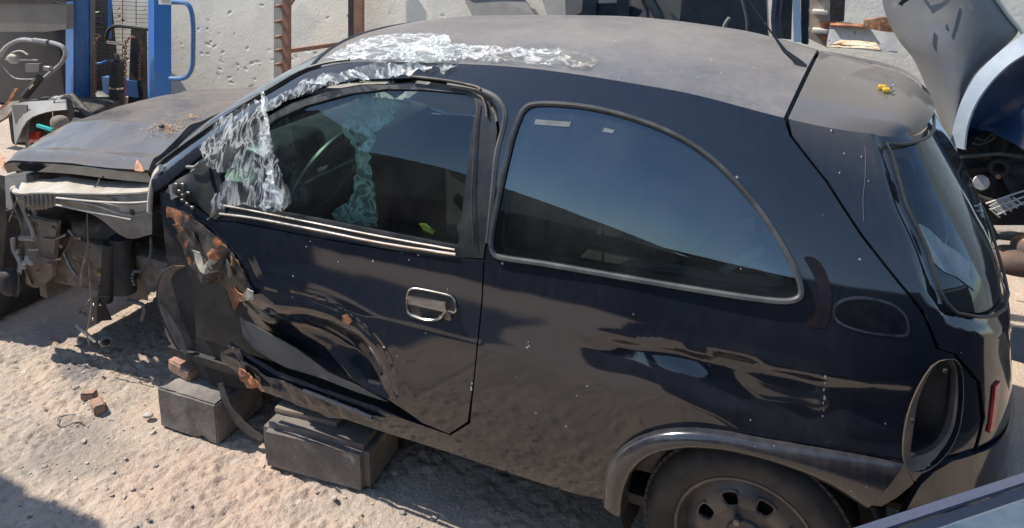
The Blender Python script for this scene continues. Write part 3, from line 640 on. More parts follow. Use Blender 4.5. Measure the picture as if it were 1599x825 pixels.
def bon_disp(q): 
    r=.012*np.exp(-((q[:,1]+.93)/.05)**2)*(q[:,0]>.02)
    return r+.012*np.exp(-((np.abs(q[:,1])-.55)/.08)**2)+.006*nz(q,3.5,4.)+.010*np.exp(-(q[:,0]/.06)**2)*nz(q,9,6.)
bon=panel('bonnet',bonnet_raw,bn,[],M['bonnetp'],car,.02,bon_disp,.035)
mb=MB(); a=np.linspace(0,1,24); L=bonnet_raw(a,-np.ones(24)); mb.strip(L+[0,-.003,-.004],L+[0,.012,-.045],.002); mb.build('bonnet_edge',M['paint'],bon)
panel('bonnet_frame',lambda a,w: bonnet_raw(a,w)-np.array([0,0,.05]),np.array([(.02,-.95),(.98,-.95),(.98,.95),(.02,.95)]),[np.array([(.2,-.6),(.85,-.6),(.85,.6),(.2,.6)])],M['dark'],bon,.06,None,.02)
def bpatch(px,m,seed,name='rust_patch',amp=.004,off=.004):
    uv=to_uv(bonnet_raw,px,(0,1),(-1,1)); return panel(name,bonnet_raw,uv,[],m,bon,.01,lambda q: off+bon_disp(q)+amp*nz(q,30,seed),.002)
bpatch([(0,243),(7,245),(10,256),(8,268),(1,262)],M['rust'],3.)
bpatch([(214,262),(218,255),(224,262),(228,271),(212,269)],M['rust'],5.)
mb=MB(); mb.strip(roof_raw(-2.06*np.ones(12),np.linspace(-1,1,12))+[-.02,0,-.01],bonnet_raw(np.ones(12),np.linspace(-1,1,12))-[0,0,.02],.01); mb.build('scuttle',M['dark'],car)
# dry straw lying in the bonnet corner is a thing of its own (below)
# --- exposed inner wing (apron)
YA=-.69
top=[(16,297),(30,288),(60,284),(105,279),(150,284),(200,285),(232,281),(250,262),(262,268)]
low=[(22,303),(36,305),(60,303),(105,304),(150,305),(200,304),(236,300),(247,288),(258,276)]
T=np.array(atl(crom(top,n=4),y=YA+.10)); Lo=np.array(atl(crom(low,n=4),y=YA-.02)); 
T[:,2]+=.004*np.sin(np.arange(len(T))*1.7)*(np.arange(len(T))<14); 
mb=MB(); mb.strip(T,Lo,.006); ap=mb.build('inner_wing',M['apron'],car)
w0=crom([(24,304),(60,304),(105,305),(150,306),(200,305),(238,301)],n=4); w1=crom([(28,318),(60,328),(100,322),(150,338),(198,372),(238,366)],n=4)
rows=[]
for t,o in ((0,0),(.2,.006),(.3,.001),(.4,.006),(.5,.002),(.58,.006),(.66,.009),(1,.03)): rows.append([at(a[0]*(1-t)+b[0]*t,a[1]*(1-t)+b[1]*t,y=YA-.02+o) for a,b in zip(w0,w1)])
n=len(w0); V=[p for r in rows for p in r]; F=[(r*n+i,r*n+i+1,(r+1)*n+i+1,(r+1)*n+i) for r in range(len(rows)-1) for i in range(n-1)]
mb=MB(); mb.add(V,F); mb.build('inner_wing_side',mat('inner_wing_flank',(.27,.25,.22),(.17,.15,.13),scale=8,rough=.6,c3=(.05,.045,.04),s3=6),ap)
mb=MB(); mb.tube(atl(crom([(88,309),(150,315),(200,317),(234,315)],n=3),y=YA-.03),.004,6,flat=.6); mb.tube(atl(crom([(88,320),(130,329),(170,336),(205,343)],n=3),y=YA-.026),.0038,6,flat=.6); mb.build('pressed_rib',M['apron'],ap)
mb=MB(); c=at(208,330,y=YA-.012); mb.blob(c,(.013,.008,.013)); mb.build('bung_hole',M['dark'],ap)
mb=MB(); mb.tube(atl(crom([(252,262),(242,275),(236,300),(234,330)],n=4),y=YA-.03),.016,8,flat=.6); mb.build('wing_bracket',M['apron'],ap)
mb=MB()
for i in range(8):
    x=36+i*7; mb.strip(atl([(x,303),(x+2,328+RNG.randint(-6,4))],y=YA-.025),atl([(x+5,303),(x+6,322+RNG.randint(-4,6))],y=YA-.01),.002)
mb.build('crumpled_fold',M['apron'],ap)
# under the wing: arch, bulkhead, chassis leg, engine mass
mb=MB()
mb.strip(atl(crom([(95,335),(112,350),(106,380),(88,410),(80,440)],n=4),y=-.52),atl(crom([(150,338),(190,350),(210,380),(225,420),(232,470)],n=4),y=-.42),.01)
mb.build('strut_tower',M['grime'],car)
mb=MB(); mb.box((-2.03,0,.55),(.04,1.26,.62)); mb.build('bulkhead',M['dark'],car)
mb=MB(); mb.box((-2.55,.05,.52),(.62,.72,.36),bev=.05); mb.blob((-2.5,-.25,.6),(.2,.16,.14),(.7,.7)); mb.tube([(-2.85,-.3,.62),(-2.7,-.42,.66),(-2.45,-.42,.62),(-2.2,-.35,.7)],.03); mb.tube([(-2.9,-.1,.68),(-2.7,-.2,.76),(-2.3,-.3,.75)],.025); mb.build('engine',M['dark'],car)
for s in (-1,1):
    mb=MB(); mb.box((-2.55,s*.47,.42),(1.0,.09,.11),bev=.015); mb.build('chassis_leg',M['grime'],car)
mb=MB(); mb.box((-2.1,.62,.50),(.9,.02,.74)); mb.box((-2.6,.6,.66),(.9,.02,.3)); mb.build('far_wing',M['paint'],car)
mb=MB(); mb.box((-1.0,0,.26),(2.1,1.44,.03)); mb.box((.2,0,.30),(.6,.86,.12)); mb.build('floor_pan',M['dark'],car)
# front panel remains at the nose; its box is widened to shade the ground
mb=MB(); mb.strip(atl(crom([(18,300),(26,330),(36,360),(30,395),(42,425),(50,445)],n=4),y=-.60),atl(crom([(60,330),(78,350),(84,375),(80,405),(78,425),(60,440)],n=4),y=-.50),.01); mb.box((-2.98,.04,.46),(.05,1.18,.56),None,.01); fpn=mb.build('front_panel',M['grime'],car)
mb=MB(); mb.tube(atl(crom([(28,308),(40,335),(50,358),(53,372)],n=3),y=-.63),.008,6); mb.tube(atl([(32,372),(55,373)],y=-.63),.011,6); mb.tube(atl(crom([(20,372),(22,390),(32,410),(30,428)],n=4),y=-.64),.010,6); mb.tube(atl([(45,391),(60,390)],y=-.62),.005,6); mb.build('headlamp_bracket',M['apron'],fpn)
mb=MB()
for q in ((38,408),(46,402),(30,395),(36,416),(50,412)): mb.blob(at(*q,y=-.64)+RNG.uniform(-.008,.008,3),(.016,.012,.010),(.9,.9),Matrix.Rotation(RNG.uniform(0,3),3,'Y'),8,6)
mb.build('torn_tab',M['apron'],fpn)
mb=MB(); mb.strip(atl([(-6,272),(-4,350),(-6,425)],y=-.68),atl([(8,275),(11,350),(4,425)],y=-.62),.02); mb.build('lamp_housing',M['greytrim'],fpn)
mb=MB(); mb.blob(at(16,440,y=-.66),(.05,.04,.06),(.8,.8)); mb.tube(atl(crom([(0,415),(10,440),(24,462),(30,455),(30,425)],n=4),y=-.68),.004,5); mb.build('bumper_stub',M['dark'],fpn)
mb=MB(); mb.strip(atl(crom([(44,335),(70,340),(96,345)],n=3),y=-.60),atl(crom([(48,440),(66,446),(88,430)],n=3),y=-.56),.02); ia=mb.build('inner_arch_panel',mat('mud_coated_panel',(.27,.215,.165),(.16,.13,.10),scale=7,rough=.85,bump=.006,bscale=24),fpn)
for (x0,y0,x1,y1,r) in ((70,372,104,366,.006),(62,398,98,404,.005),(108,360,128,372,.007),(100,395,120,430,.006)):
    mb=MB(); mb.tube(atl(crom([(x0,y0),((x0+x1)/2,(y0+y1)/2+4),(x1,y1)],n=4),y=-.61),r,6); mb.build('torn_pipe',M['steel'],fpn)
for (x0,y0) in ((56,352),(84,356),(60,424),(78,412),(96,384)):
    mb=MB(); mb.blob(at(x0,y0,y=-.62),(.009,.006,.009),(.8,.8),None,8,6); mb.build('bolt',M['steel'],ia)
# suspension strut with clevis, brake hose and loose wires
ss=None
mb=MB(); mb.tube(atl([(172,380),(166,470)],y=-.60),.026,14); mb.tube(atl([(190,370),(196,455)],y=-.56),.045,14); ss=mb.build('suspension_strut',M['dark'],car)
mb=MB(); mb.tube(atl([(163,422),(163,427)],y=-.60),.0275,14); mb.build('paint_ring',mat('ochre_paint',(.30,.24,.07),rough=.6),ss)
mb=MB(); mb.tube(atl([(158,447),(157,466)],y=-.62),.010,8); mb.strip(atl([(143,466),(143,502)],y=-.63),atl([(152,464),(152,506)],y=-.63),.004); mb.strip(atl([(154,466),(154,502)],y=-.63),atl([(160,462),(176,500)],y=-.60),.004); mb.build('clevis',M['black'],ss)
mb=MB(); mb.tube(atl([(152,500),(153,466),(158,463),(172,464)],y=-.635),.0022,5); mb.build('clevis_edge',M['rubber'],ss)
mb=MB()
for q in ((147,476),(157,476),(146,499)): mb.blob(at(*q,y=-.64),(.006,.005,.006),(1,1),None,8,6)
mb.build('clevis_bolt',M['trim'],ss)
mb=MB(); mb.tube(atl(crom([(143,468),(128,480),(125,488),(135,492)],n=4),y=-.62),.007,6); mb.build('anti_roll_link',M['grime'],ss)
mb=MB(); mb.poly([at(a,b,z=.05) for a,b in ((154,536),(160,529),(168,529),(179,532),(172,540),(160,543))],(0,0,.012)); mb.tube([at(141,529,z=.04),at(150,534,z=.05),at(120,508,z=.10)],.008,6); lc_=mb.build('ball_joint_plate',M['apron'],ss)
mb=MB(); c=at(166,535,z=.066); mb.blob(c,(.014,.014,.010)); mb.build('ball_joint_boot',M['dark'],lc_)
mb=MB(); mb.tube(atl(crom([(156,279),(152,288),(142,300),(144,312),(137,330),(138,380),(140,430),(143,470),(140,500),(136,520),(141,540)],n=5),y=-.655),.0028,5); mb.tube(atl(crom([(140,386),(133,404),(128,425),(127,446)],n=4),y=-.65),.0045,5); mb.tube(atl(crom([(10,325),(25,340),(40,348)],n=3),y=-.66),.002,5); mb.tube(atl(crom([(28,308),(20,330),(14,346)],n=3),y=-.65),.004,5); mb.build('loose_wire',M['steel'],car)
mb=MB(); L=crom([(225,418),(218,424),(210,424),(207,434),(210,444)],n=4)
for q in L[::2]: mb.blob(at(q[0],q[1],y=-.60),(.006,.006,.006),(1,1),None,6,5)
mb.tube(atl(crom([(236,370),(236,395),(228,415)],n=4),y=-.60),.005,5); mb.build('brake_hose',M['greytrim'],car); mb=MB(); mb.tube(atl(crom([(200,470),(225,478),(222,500)],n=4),y=-.55),.008,5); mb.build('brake_pipe',M['greytrim'],car)
# far side door and lamp, seen only through the glass
fd=np.array([tuple(x) for x in S([(257,301),(333,347),(500,374),(600,391),(755,408),(744,548),(731,658),(617,629),(500,584),(405,547),(345,500),(290,420),(251,331)])])
panel('door',side_raw,fd,[],M['paint'],car,.04,None,.02,mirror=True)
ft=panel('tail_lamp',side_raw,LAMP.mean(0)+(LAMP-LAMP.mean(0))*1.02,[],M['red'],car,.03,None,.03,mirror=True)
mb=MB(); mb.strip([(-.2,-.70,.86),(.42,-.58,.90)],[(-.2,-.70,.4),(.42,-.60,.4)],.01); mb.build('boot_trim',M['dark'],car); mb=MB(); mb.strip([(-.2,.70,.86),(.42,.56,.90)],[(-.2,.70,.4),(.42,.58,.4)],.01); mb.build('boot_trim',M['dark'],car)
# scrapes, white paint flakes and a painted fuel flap reflection on the quarter panel
M['flake']=mat('white_flaked_paint',(.42,.43,.44),rough=.5)
for (a,b,s_) in [(1289,588,3),(1288,600,2.5),(1286,612,3.4),(1287,625,5),(1285,634,3.4),(1286,645,2.4),(1284,655,2),(827,540,2.2),(826,534,1.6),(737,606,5),(738,598,3),(530,408,1.8),(584,407,2.6),(1318,240,2),(1345,245,2),(1311,270,2.4),(1356,283,1.6),(1298,204,2.6),(990,490,1.6),(968,538,1.4),(1157,420,1.8),(700,452,1.6),(666,520,1.6),(480,385,1.6)]:
    c=np.array([a,b]); k=5; ang=np.linspace(0,2*math.pi,k+1)[:-1]+RNG.rand(); s_=s_*.8; px=[(a+s_*.55*math.cos(t)*RNG.uniform(.6,1.3),b+s_*math.sin(t)*RNG.uniform(.6,1.4)) for t in ang]
    P=sidept(px,.0018+ (0 if a>760 else .001)); q=S([(a,b)]); dd=float((side_disp if a>760 else door_disp)(q)[0]) if a<1400 else 0; P=P+np.array([0,-dd,0]); mb=MB(); mb.poly(list(P),(0,-.0008,0)); mb.build('paint_flake',M['flake'],body)
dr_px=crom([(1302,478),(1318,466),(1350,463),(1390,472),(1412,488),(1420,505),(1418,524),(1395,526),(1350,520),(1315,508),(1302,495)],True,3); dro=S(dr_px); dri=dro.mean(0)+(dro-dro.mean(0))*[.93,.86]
panel('reflection_ring',side_raw,dro,[dri],mat('reflection_ring_tone',(.055,.056,.064),(.012,.016,.026),scale=26,rough=.45,lo=.35,hi=.65),body,.015,lambda q: side_disp(q)+.0008,.0004)
panel('reflection_patch',side_raw,dri,[],mat('reflection_patch',(.003,.004,.006),(.008,.009,.012),scale=30,rough=.55,spec=.18),body,.015,lambda q: side_disp(q)+.0008,.0004)  # dark oval and its ring paint in the fuel flap reflection
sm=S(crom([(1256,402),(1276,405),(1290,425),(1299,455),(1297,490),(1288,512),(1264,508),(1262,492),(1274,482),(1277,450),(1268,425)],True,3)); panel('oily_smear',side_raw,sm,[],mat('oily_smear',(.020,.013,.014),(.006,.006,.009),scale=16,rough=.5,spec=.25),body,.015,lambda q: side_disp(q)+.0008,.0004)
mb=MB(); c_=S(crom([(1350,215),(1352,245),(1351,280),(1348,310),(1349,345)],n=5)); mb.tube(side_raw(*c_.T)+[0,-.001,0],.0006,4); mb.build('dried_drip',M['greytrim'],hatch)
# --- interior
def seat(x,y):
    mb=MB(); mb.blob((x-.12,y,.48),(.27,.25,.09),(.5,.5)); mb.blob((x+.16,y,.80),(.10,.25,.36),(.45,.5),Matrix.Rotation(math.radians(16),3,'Y')); st=mb.build('seat',M['seat'],car)
    mb=MB(); mb.blob((x+.25,y,1.20),(.06,.13,.10),(.55,.55),Matrix.Rotation(math.radians(12),3,'Y')); mb.tube([(x+.23,y-.05,1.08),(x+.24,y-.05,1.16)],.008); mb.tube([(x+.23,y+.05,1.08),(x+.24,y+.05,1.16)],.008); mb.build('headrest',M['seat'],st)
seat(-.98,-.36); seat(-.98,.36)
mb=MB(); mb.blob((-.10,0,.50),(.28,.58,.10),(.4,.4)); mb.blob((.10,0,.76),(.09,.58,.28),(.4,.4),Matrix.Rotation(math.radians(14),3,'Y')); mb.build('rear_bench',M['seat'],car)
mb=MB(); mb.poly([(-.30,-.69,.885),(.14,-.66,.91),(.14,.66,.91),(.12,.6,.91),(.12,-.58,.91),(-.28,-.62,.885)],(0,0,.02)); mb.box((.22,0,.90),(.26,1.14,.02)); mb.blob((-.12,-.66,.885),(.20,.035,.03),(.5,.5)); mb.build('parcel_shelf',M['shelf'],car)
mb=MB(); mb.blob(at(1075,440,y=-.60),(.19,.035,.035),(.6,.6)); mb.build('speaker_shelf',mat('pale_speaker_shelf',(.5,.5,.49),(.42,.42,.41),scale=6,rough=.6),car)
mb=MB(); mb.tube([at(1193,388,y=-.60),at(1160,405,y=-.60),at(1125,426,y=-.60)],.012,8,flat=.5); mb.tube([at(1165,405,y=-.59),at(1200,422,y=-.59),at(1225,436,y=-.59)],.012,8,flat=.5); mb.build('seat_belt_guide',mat('pale_belt',(.45,.47,.46),(.3,.32,.31),scale=12,rough=.6),car)
mb=MB(); mb.tube([(-.70,-.60,1.28),(-.55,-.30,1.0),(-.60,-.12,.62)],.004,5); mb.build('seat_belt',M['black'],car)
mb=MB(); mb.blob((-1.86,0,.86),(.20,.62,.10),(.5,.3)); mb.blob((-1.78,-.36,.97),(.10,.17,.05),(.6,.5)); dsh=mb.build('dashboard',M['black'],car)
mb=MB(); c=Vector((-1.56,-.36,.90)); mb.tube([c+Vector((.19*math.sin(a)*math.sin(.5),.19*math.cos(a),.19*math.sin(a)*math.cos(.5))) for a in np.linspace(0,2*math.pi,33)[:-1]],.014,7,True); mb.tube([c,c+Vector((-.2,0,-.08))],.03); mb.tube([c+Vector((0,-.19,0)),c+Vector((0,.19,0))],.012); mb.build('steering_wheel',M['black'],dsh)
mb=MB(); mb.tube([(-1.42,.0,1.30),(-1.44,0,1.24)],.008); mb.blob((-1.43,-.02,1.22),(.02,.11,.035),(.6,.6)); mb.build('interior_mirror',M['black'],car)
mb=MB(); mb.strip([(-1.9,-.70,.84),(-.9,-.72,.85),(.1,-.68,.88)],[(-1.9,-.70,.35),(-.9,-.72,.35),(.1,-.68,.35)],.02); mb.build('door_trim',M['black'],car)
mb=MB(); mb.blob((-.95,-.45,.60),(.03,.02,.02)); mb.poly([at(a,b,y=-.5) for a,b in ((655,350),(664,350),(680,362),(676,366),(662,360))],(0,.004,0)); mb.build('yellow_scrap',mat('yellow_scrap',(.55,.50,.05),rough=.7),car)
# B pillar upper inner
mb=MB(); mb.tube([(-.72,-.60,1.30),(-.74,-.71,.85),(-.74,-.72,.4)],.035,8,flat=.5); mb.tube([(-.72,.60,1.30),(-.74,.71,.85),(-.74,.72,.4)],.035,8,flat=.5); mb.build('centre_pillar',M['black'],car)
# aerial
base=roof_raw(*to_uv(roof_raw,[(1243,103)],(-1.4,.6),(-1,1)).T)[0]; tip=base+np.array([-.30,-.02,.35]); 
tdir=at(1168,0,y=base[1]+.0)-base
an=MB(); 
an.tube([base+[.025,0,-.004],base+[.012,0,.008],base+tdir*.22,base+tdir*.42],[.013,.012,.007,.004],8,flat=.7); ao=an.build('aerial_base',M['black'],car)
an=MB(); an.tube([base+tdir*.42,base+tdir*.75,base+tdir*1.3,base+tdir*1.9],[.0035,.0028,.0022,.0018],6); an.blob(base+tdir*.62,(.004,.004,.006)); an.build('aerial_mast',M['black'],ao)
mb=MB(); p=roof_raw(*to_uv(roof_raw,[(1378,142),(1384,146),(1392,140)],(-1.4,.7),(-1,1)).T)+[0,0,.01]
mb.blob(p[0],(.012,.008,.008)); mb.blob(p[1],(.010,.009,.007)); yc=mb.build('yellow_clip',mat('yellow_brass',(.75,.50,.05),(.5,.3,.02),scale=30,rough=.35,metal=.3)); tag(yc,'small yellow brass clip lying on the dusty rear spoiler','clip')
mb=MB(); mb.tube([p[1],p[2],p[2]+[.012,-.004,.008]],.002,5); mb.tube([p[2],p[2]+[0,-.012,-.006]],.002,5); mb.build('pin',M['steel'],yc)
# --- polythene
def filmh(q,off,amp,sc,seed,an):
    r=np.array([[.8,.6],[-.6,.8]]); p=(q@r)*np.array([.45,1.5])*np.array(an); w_=np.stack([nz(q,sc*.5,seed+9,2),nz(q,sc*.5,seed+19,2)],1)*.05
    a=1-np.clip(np.abs(nz(p+w_,sc*.8,seed,2))*2.6,0,1); b=1-np.clip(np.abs(nz(p*[1.6,.8]+w_,sc*1.5,seed+5,2))*2.6,0,1)
    return off+amp*(.75*a**1.6+.35*b**1.6-.15)
def film(name,fn,uv,m,label,step=.012,amp=.02,off=.012,sc=14,seed=1.,par=None,an=(1,1)):
    uv=np.array([a+(b-a)*t for a,b in zip(np.array(uv),np.roll(np.array(uv),-1,0)) for t in (0,.25,.5,.75)]); uv=uv+np.stack([nz(uv,38,seed+60,2),nz(uv,38,seed+80,2)],1)*.014
    o=panel(name,fn,uv,[],m,par,step,lambda q: filmh(q,off,amp,sc,seed,an),.0006)
    if label: tag(o,label,'plastic sheet')
    return o
fm=film('plastic_sheet',roof_raw,Rf([(512,97),(560,71),(600,61),(660,59),(697,60),(702,72),(720,75),(722,92),(716,100),(700,104),(640,103),(590,100),(560,98),(535,99)]),M['film'],'crumpled clear plastic sheet stuck across the front corner of the roof',amp=.009,step=.008,seed=3.)
film('hanging_flap',side_raw,S([(560,110),(600,101),(650,103),(700,106),(716,103),(712,113),(704,117),(694,121),(688,112),(672,112),(655,116),(632,123),(600,125),(565,126),(520,131),(485,137),(505,122)]),M['film'],None,amp=.009,off=.014,sc=20,step=.007,seed=8.,par=fm)
film('gathered_fold',roof_raw,Rf([(600,98),(625,82),(660,74),(690,62),(697,58),(699,66),(712,90),(703,102),(690,103),(655,103)]),M['film'],None,amp=.020,off=.012,step=.007,sc=15,seed=13.,par=fm)
film('plastic_sheet',roof_raw,Rf([(722,74),(760,76),(800,80),(850,82),(900,86),(925,92),(938,100),(925,108),(900,110),(870,108),(830,104),(780,101),(722,98)]),M['filmdirt'],'dirty brown-edged strip of torn plastic lying flat on the roof middle',amp=.014,off=.008,seed=21.)
fb=film('plastic_sheet',side_raw,S([(426,153),(428,185),(436,230),(441,262),(452,285),(463,303),(462,315),(450,329),(430,332),(405,322),(372,318),(350,330),(333,346),(345,310),(362,282),(378,262),(352,272),(330,255),(321,232),(330,212),(352,192),(390,170)]),M['filmclear'],'torn see-through plastic film draped from the windscreen pillar over the door mirror corner',amp=.010,off=.022,sc=9,seed=31.,an=(1.8,.5))
film('gathered_knot',side_raw,S([(418,210),(425,203),(436,225),(440,245),(436,262),(444,288),(462,303),(461,314),(450,328),(418,320),(424,300),(432,280),(430,255),(412,235)]),M['film'],None,amp=.018,off=.032,sc=16,step=.008,seed=35.,par=fb)
film('edge_fold',side_raw,S([(421,152),(427,152),(430,200),(436,235),(430,235),(424,200)]),M['film'],None,amp=.010,off=.03,sc=30,seed=37.,par=fb)
film('plastic_sheet',side_raw,S([(480,128),(520,122),(560,128),(520,136),(470,153),(430,170),(395,192),(370,212),(352,228),(330,250),(322,240),(345,215),(390,180),(440,152)]),M['filmclear'],'thin film strip clinging along the top edge of the door window frame',amp=.006,off=.010,sc=22,seed=41.)
def inplane(u,v): u=np.asarray(u,float); v=np.asarray(v,float); return np.stack([u,-.55+.10*(1.1-v)*0-.0*u-.22*(.95-v)*0-(.0+ .32*np.clip(1.25-v,0,1)*.45),v],-1)
film('plastic_sheet',inplane,to_uv(inplane,[(562,142),(622,142),(624,165),(614,188),(592,206),(583,222),(577,255),(584,290),(592,330),(592,356),(526,346),(530,325),(552,300),(560,262),(553,222),(540,200),(538,180),(552,160)],(-2,-.8),(.7,1.4)),M['filmin'],'greenish twisted plastic curtain hanging inside the door window',amp=.03,off=.0,sc=11,seed=51.,an=(1.5,.7))
# ------------------------------------------------------------------ ground
_lat=RNG.rand(256,256)
def vn(x,y,oct=4,gain=.5):
    o=np.zeros_like(x); a=1.; t=0.
    for k in range(oct):
        xi=np.floor(x).astype(int); yi=np.floor(y).astype(int); fx=x-xi; fy=y-yi; fx=fx*fx*(3-2*fx); fy=fy*fy*(3-2*fy)
        g=lambda i,j:_lat[(i+k*37)%256,(j+k*91)%256]
        o+=a*((g(xi,yi)*(1-fx)+g(xi+1,yi)*fx)*(1-fy)+(g(xi,yi+1)*(1-fx)+g(xi+1,yi+1)*fx)*fy); t+=a; a*=gain; x=x*2.03+11.3; y=y*2.03+5.7
    return o/t
def tensor(name,xs,ys,hf,m,to3=None,**k):
    X,Y=np.meshgrid(xs,ys,indexing='ij'); Z=hf(X.ravel(),Y.ravel()); P=np.stack([X.ravel(),Y.ravel(),Z],1)
    if to3: P=to3(P)
    nx,ny=len(xs),len(ys); i=np.arange(nx-1)[:,None]*ny+np.arange(ny-1)[None,:]; i=i.ravel(); F=np.stack([i,i+ny,i+ny+1,i+1],1)
    me=bpy.data.meshes.new(name); me.from_pydata(P.tolist(),[],F.tolist()); me.polygons.foreach_set('use_smooth',[True]*len(F)); o=link(name,me,m); tag(o,**k); return o
far=[.4,1,2,4,8,16,35,80,180]
gx=np.concatenate([-3.25-np.array(far)[::-1],np.arange(-3.25,.2,.0075),.2+np.concatenate([np.arange(.03,.9,.03),.9+np.array(far)])]); gy=np.concatenate([-1.6-np.array(far)[::-1],np.arange(-1.6,0,.0075),np.array([.3,.6,1,2,4,8,16,35,80,180])])
def gh(x,y):
    z=.022*(vn(x*2.2+40,y*2.2+40,3)-.5)
    c=vn(x*19+9,y*19+3,4,.6); z+=.010*np.clip(c-.52,0,1)*2.2-.006*np.clip(.44-c,0,1)*2
    v_=vn(x*44+9,y*44+3,3,.7); z+=.012*(v_-.5)+.016*np.clip(v_-.62,0,1)-.018*np.clip(.36-v_,0,1)
    d=vn(x*3.1+70,y*3.1+20,3); z*= .35+1.1*sstep(.35,.6,d)
    ck=np.abs(x+1.28+.16*(y+1.0)+.06*(vn(x*3,y*6+50,3)-.5)); z-=.010*np.exp(-(ck/.012)**2)*(y<-.85)
    near=sstep(1.,.2,np.maximum(np.abs(x+1.2)-2.2,np.abs(y+.8)-1.0)); z=z*near
    z-=.012
    # settle flat under wheel and blocks
    return z
def ground_mat():
    m=mat('packed_earth_and_rubble',(.47,.365,.285),(.37,.305,.25),scale=3.2,rough=.95,bump=.010,bscale=75,c3=(.52,.475,.42),s3=26,lo3=.60,hi3=.70)
    N=m.node_tree.nodes; L=m.node_tree.links; p=N['Principled BSDF']; src=p.inputs['Base Color'].links[0].from_socket
    tc=N.new('ShaderNodeTexCoord')
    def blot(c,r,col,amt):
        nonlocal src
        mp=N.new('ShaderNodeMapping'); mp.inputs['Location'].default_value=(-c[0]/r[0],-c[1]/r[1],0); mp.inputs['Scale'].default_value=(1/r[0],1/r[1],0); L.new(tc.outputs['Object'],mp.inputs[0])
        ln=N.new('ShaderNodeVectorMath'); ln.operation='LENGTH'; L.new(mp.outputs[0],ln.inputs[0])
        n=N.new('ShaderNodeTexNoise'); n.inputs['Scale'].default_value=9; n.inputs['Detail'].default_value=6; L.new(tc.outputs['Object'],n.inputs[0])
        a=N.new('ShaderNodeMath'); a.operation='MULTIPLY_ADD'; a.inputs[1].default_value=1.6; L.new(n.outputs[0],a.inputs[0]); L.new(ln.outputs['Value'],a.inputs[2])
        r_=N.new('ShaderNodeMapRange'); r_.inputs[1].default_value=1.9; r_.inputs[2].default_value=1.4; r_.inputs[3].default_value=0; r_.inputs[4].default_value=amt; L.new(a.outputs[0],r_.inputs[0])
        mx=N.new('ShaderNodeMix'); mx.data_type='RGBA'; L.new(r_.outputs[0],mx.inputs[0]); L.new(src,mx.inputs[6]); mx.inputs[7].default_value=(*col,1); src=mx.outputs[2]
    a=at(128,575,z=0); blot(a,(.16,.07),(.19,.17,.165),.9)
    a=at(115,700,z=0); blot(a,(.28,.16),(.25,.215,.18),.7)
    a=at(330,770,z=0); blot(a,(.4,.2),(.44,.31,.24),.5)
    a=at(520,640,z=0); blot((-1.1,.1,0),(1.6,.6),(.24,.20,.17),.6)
    n9=N.new('ShaderNodeTexNoise'); n9.inputs['Scale'].default_value=95; n9.inputs['Detail'].default_value=3; L.new(tc.outputs['Object'],n9.inputs[0])
    r9=N.new('ShaderNodeMapRange'); r9.inputs[1].default_value=.60; r9.inputs[2].default_value=.72; r9.inputs[4].default_value=.4; L.new(n9.outputs[0],r9.inputs[0])
    mx=N.new('ShaderNodeMix'); mx.data_type='RGBA'; L.new(r9.outputs[0],mx.inputs[0]); L.new(src,mx.inputs[6]); mx.inputs[7].default_value=(.17,.13,.11,1); src=mx.outputs[2]
    # coarse pale grains
    v=N.new('ShaderNodeTexVoronoi'); v.inputs['Scale'].default_value=60; L.new(tc.outputs['Object'],v.inputs[0]); s=N.new('ShaderNodeSeparateColor'); L.new(v.outputs['Color'],s.inputs[0])
    g=N.new('ShaderNodeMath'); g.operation='GREATER_THAN'; g.inputs[1].default_value=.88; L.new(s.outputs[0],g.inputs[0])
    l=N.new('ShaderNodeMath'); l.operation='LESS_THAN'; l.inputs[1].default_value=.28; L.new(v.outputs['Distance'],l.inputs[0])
    k=N.new('ShaderNodeMath'); k.operation='MULTIPLY'; L.new(g.outputs[0],k.inputs[0]); L.new(l.outputs[0],k.inputs[1])
    mx=N.new('ShaderNodeMix'); mx.data_type='RGBA'; L.new(k.outputs[0],mx.inputs[0]); L.new(src,mx.inputs[6]); mx.inputs[7].default_value=(.45,.41,.36,1); L.new(mx.outputs[2],p.inputs['Base Color'])
    return m
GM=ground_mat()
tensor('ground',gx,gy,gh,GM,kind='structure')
# gravel and crumbs
mb=MB(); M['stone']=mat('rubble_stone',(.34,.28,.23),(.46,.42,.37),scale=5,rough=.9,bump=.002,bscale=80,c3=(.16,.13,.11),s3=2.5,lo3=.55,hi3=.62)
for i in range(1300):
    x=RNG.uniform(-3.1,-.5); y=RNG.uniform(-1.7,-.2); 
    if RNG.rand()>.5+.5*math.sin(x*5+y*7): continue
    s=abs(RNG.normal(0,.0032))+.0022; z=float(gh(np.array([x]),np.array([y]))[0])
    R=Matrix.Rotation(RNG.uniform(0,6),3,'Z')@Matrix.Rotation(RNG.uniform(-.5,.5),3,'X'); mb.blob((x,y,z+s*.25),(s*RNG.uniform(.8,1.8),s,s*.6),(.75,.75),R,6,4)
g=mb.build('gravel',M['stone']); g['kind']='stuff'
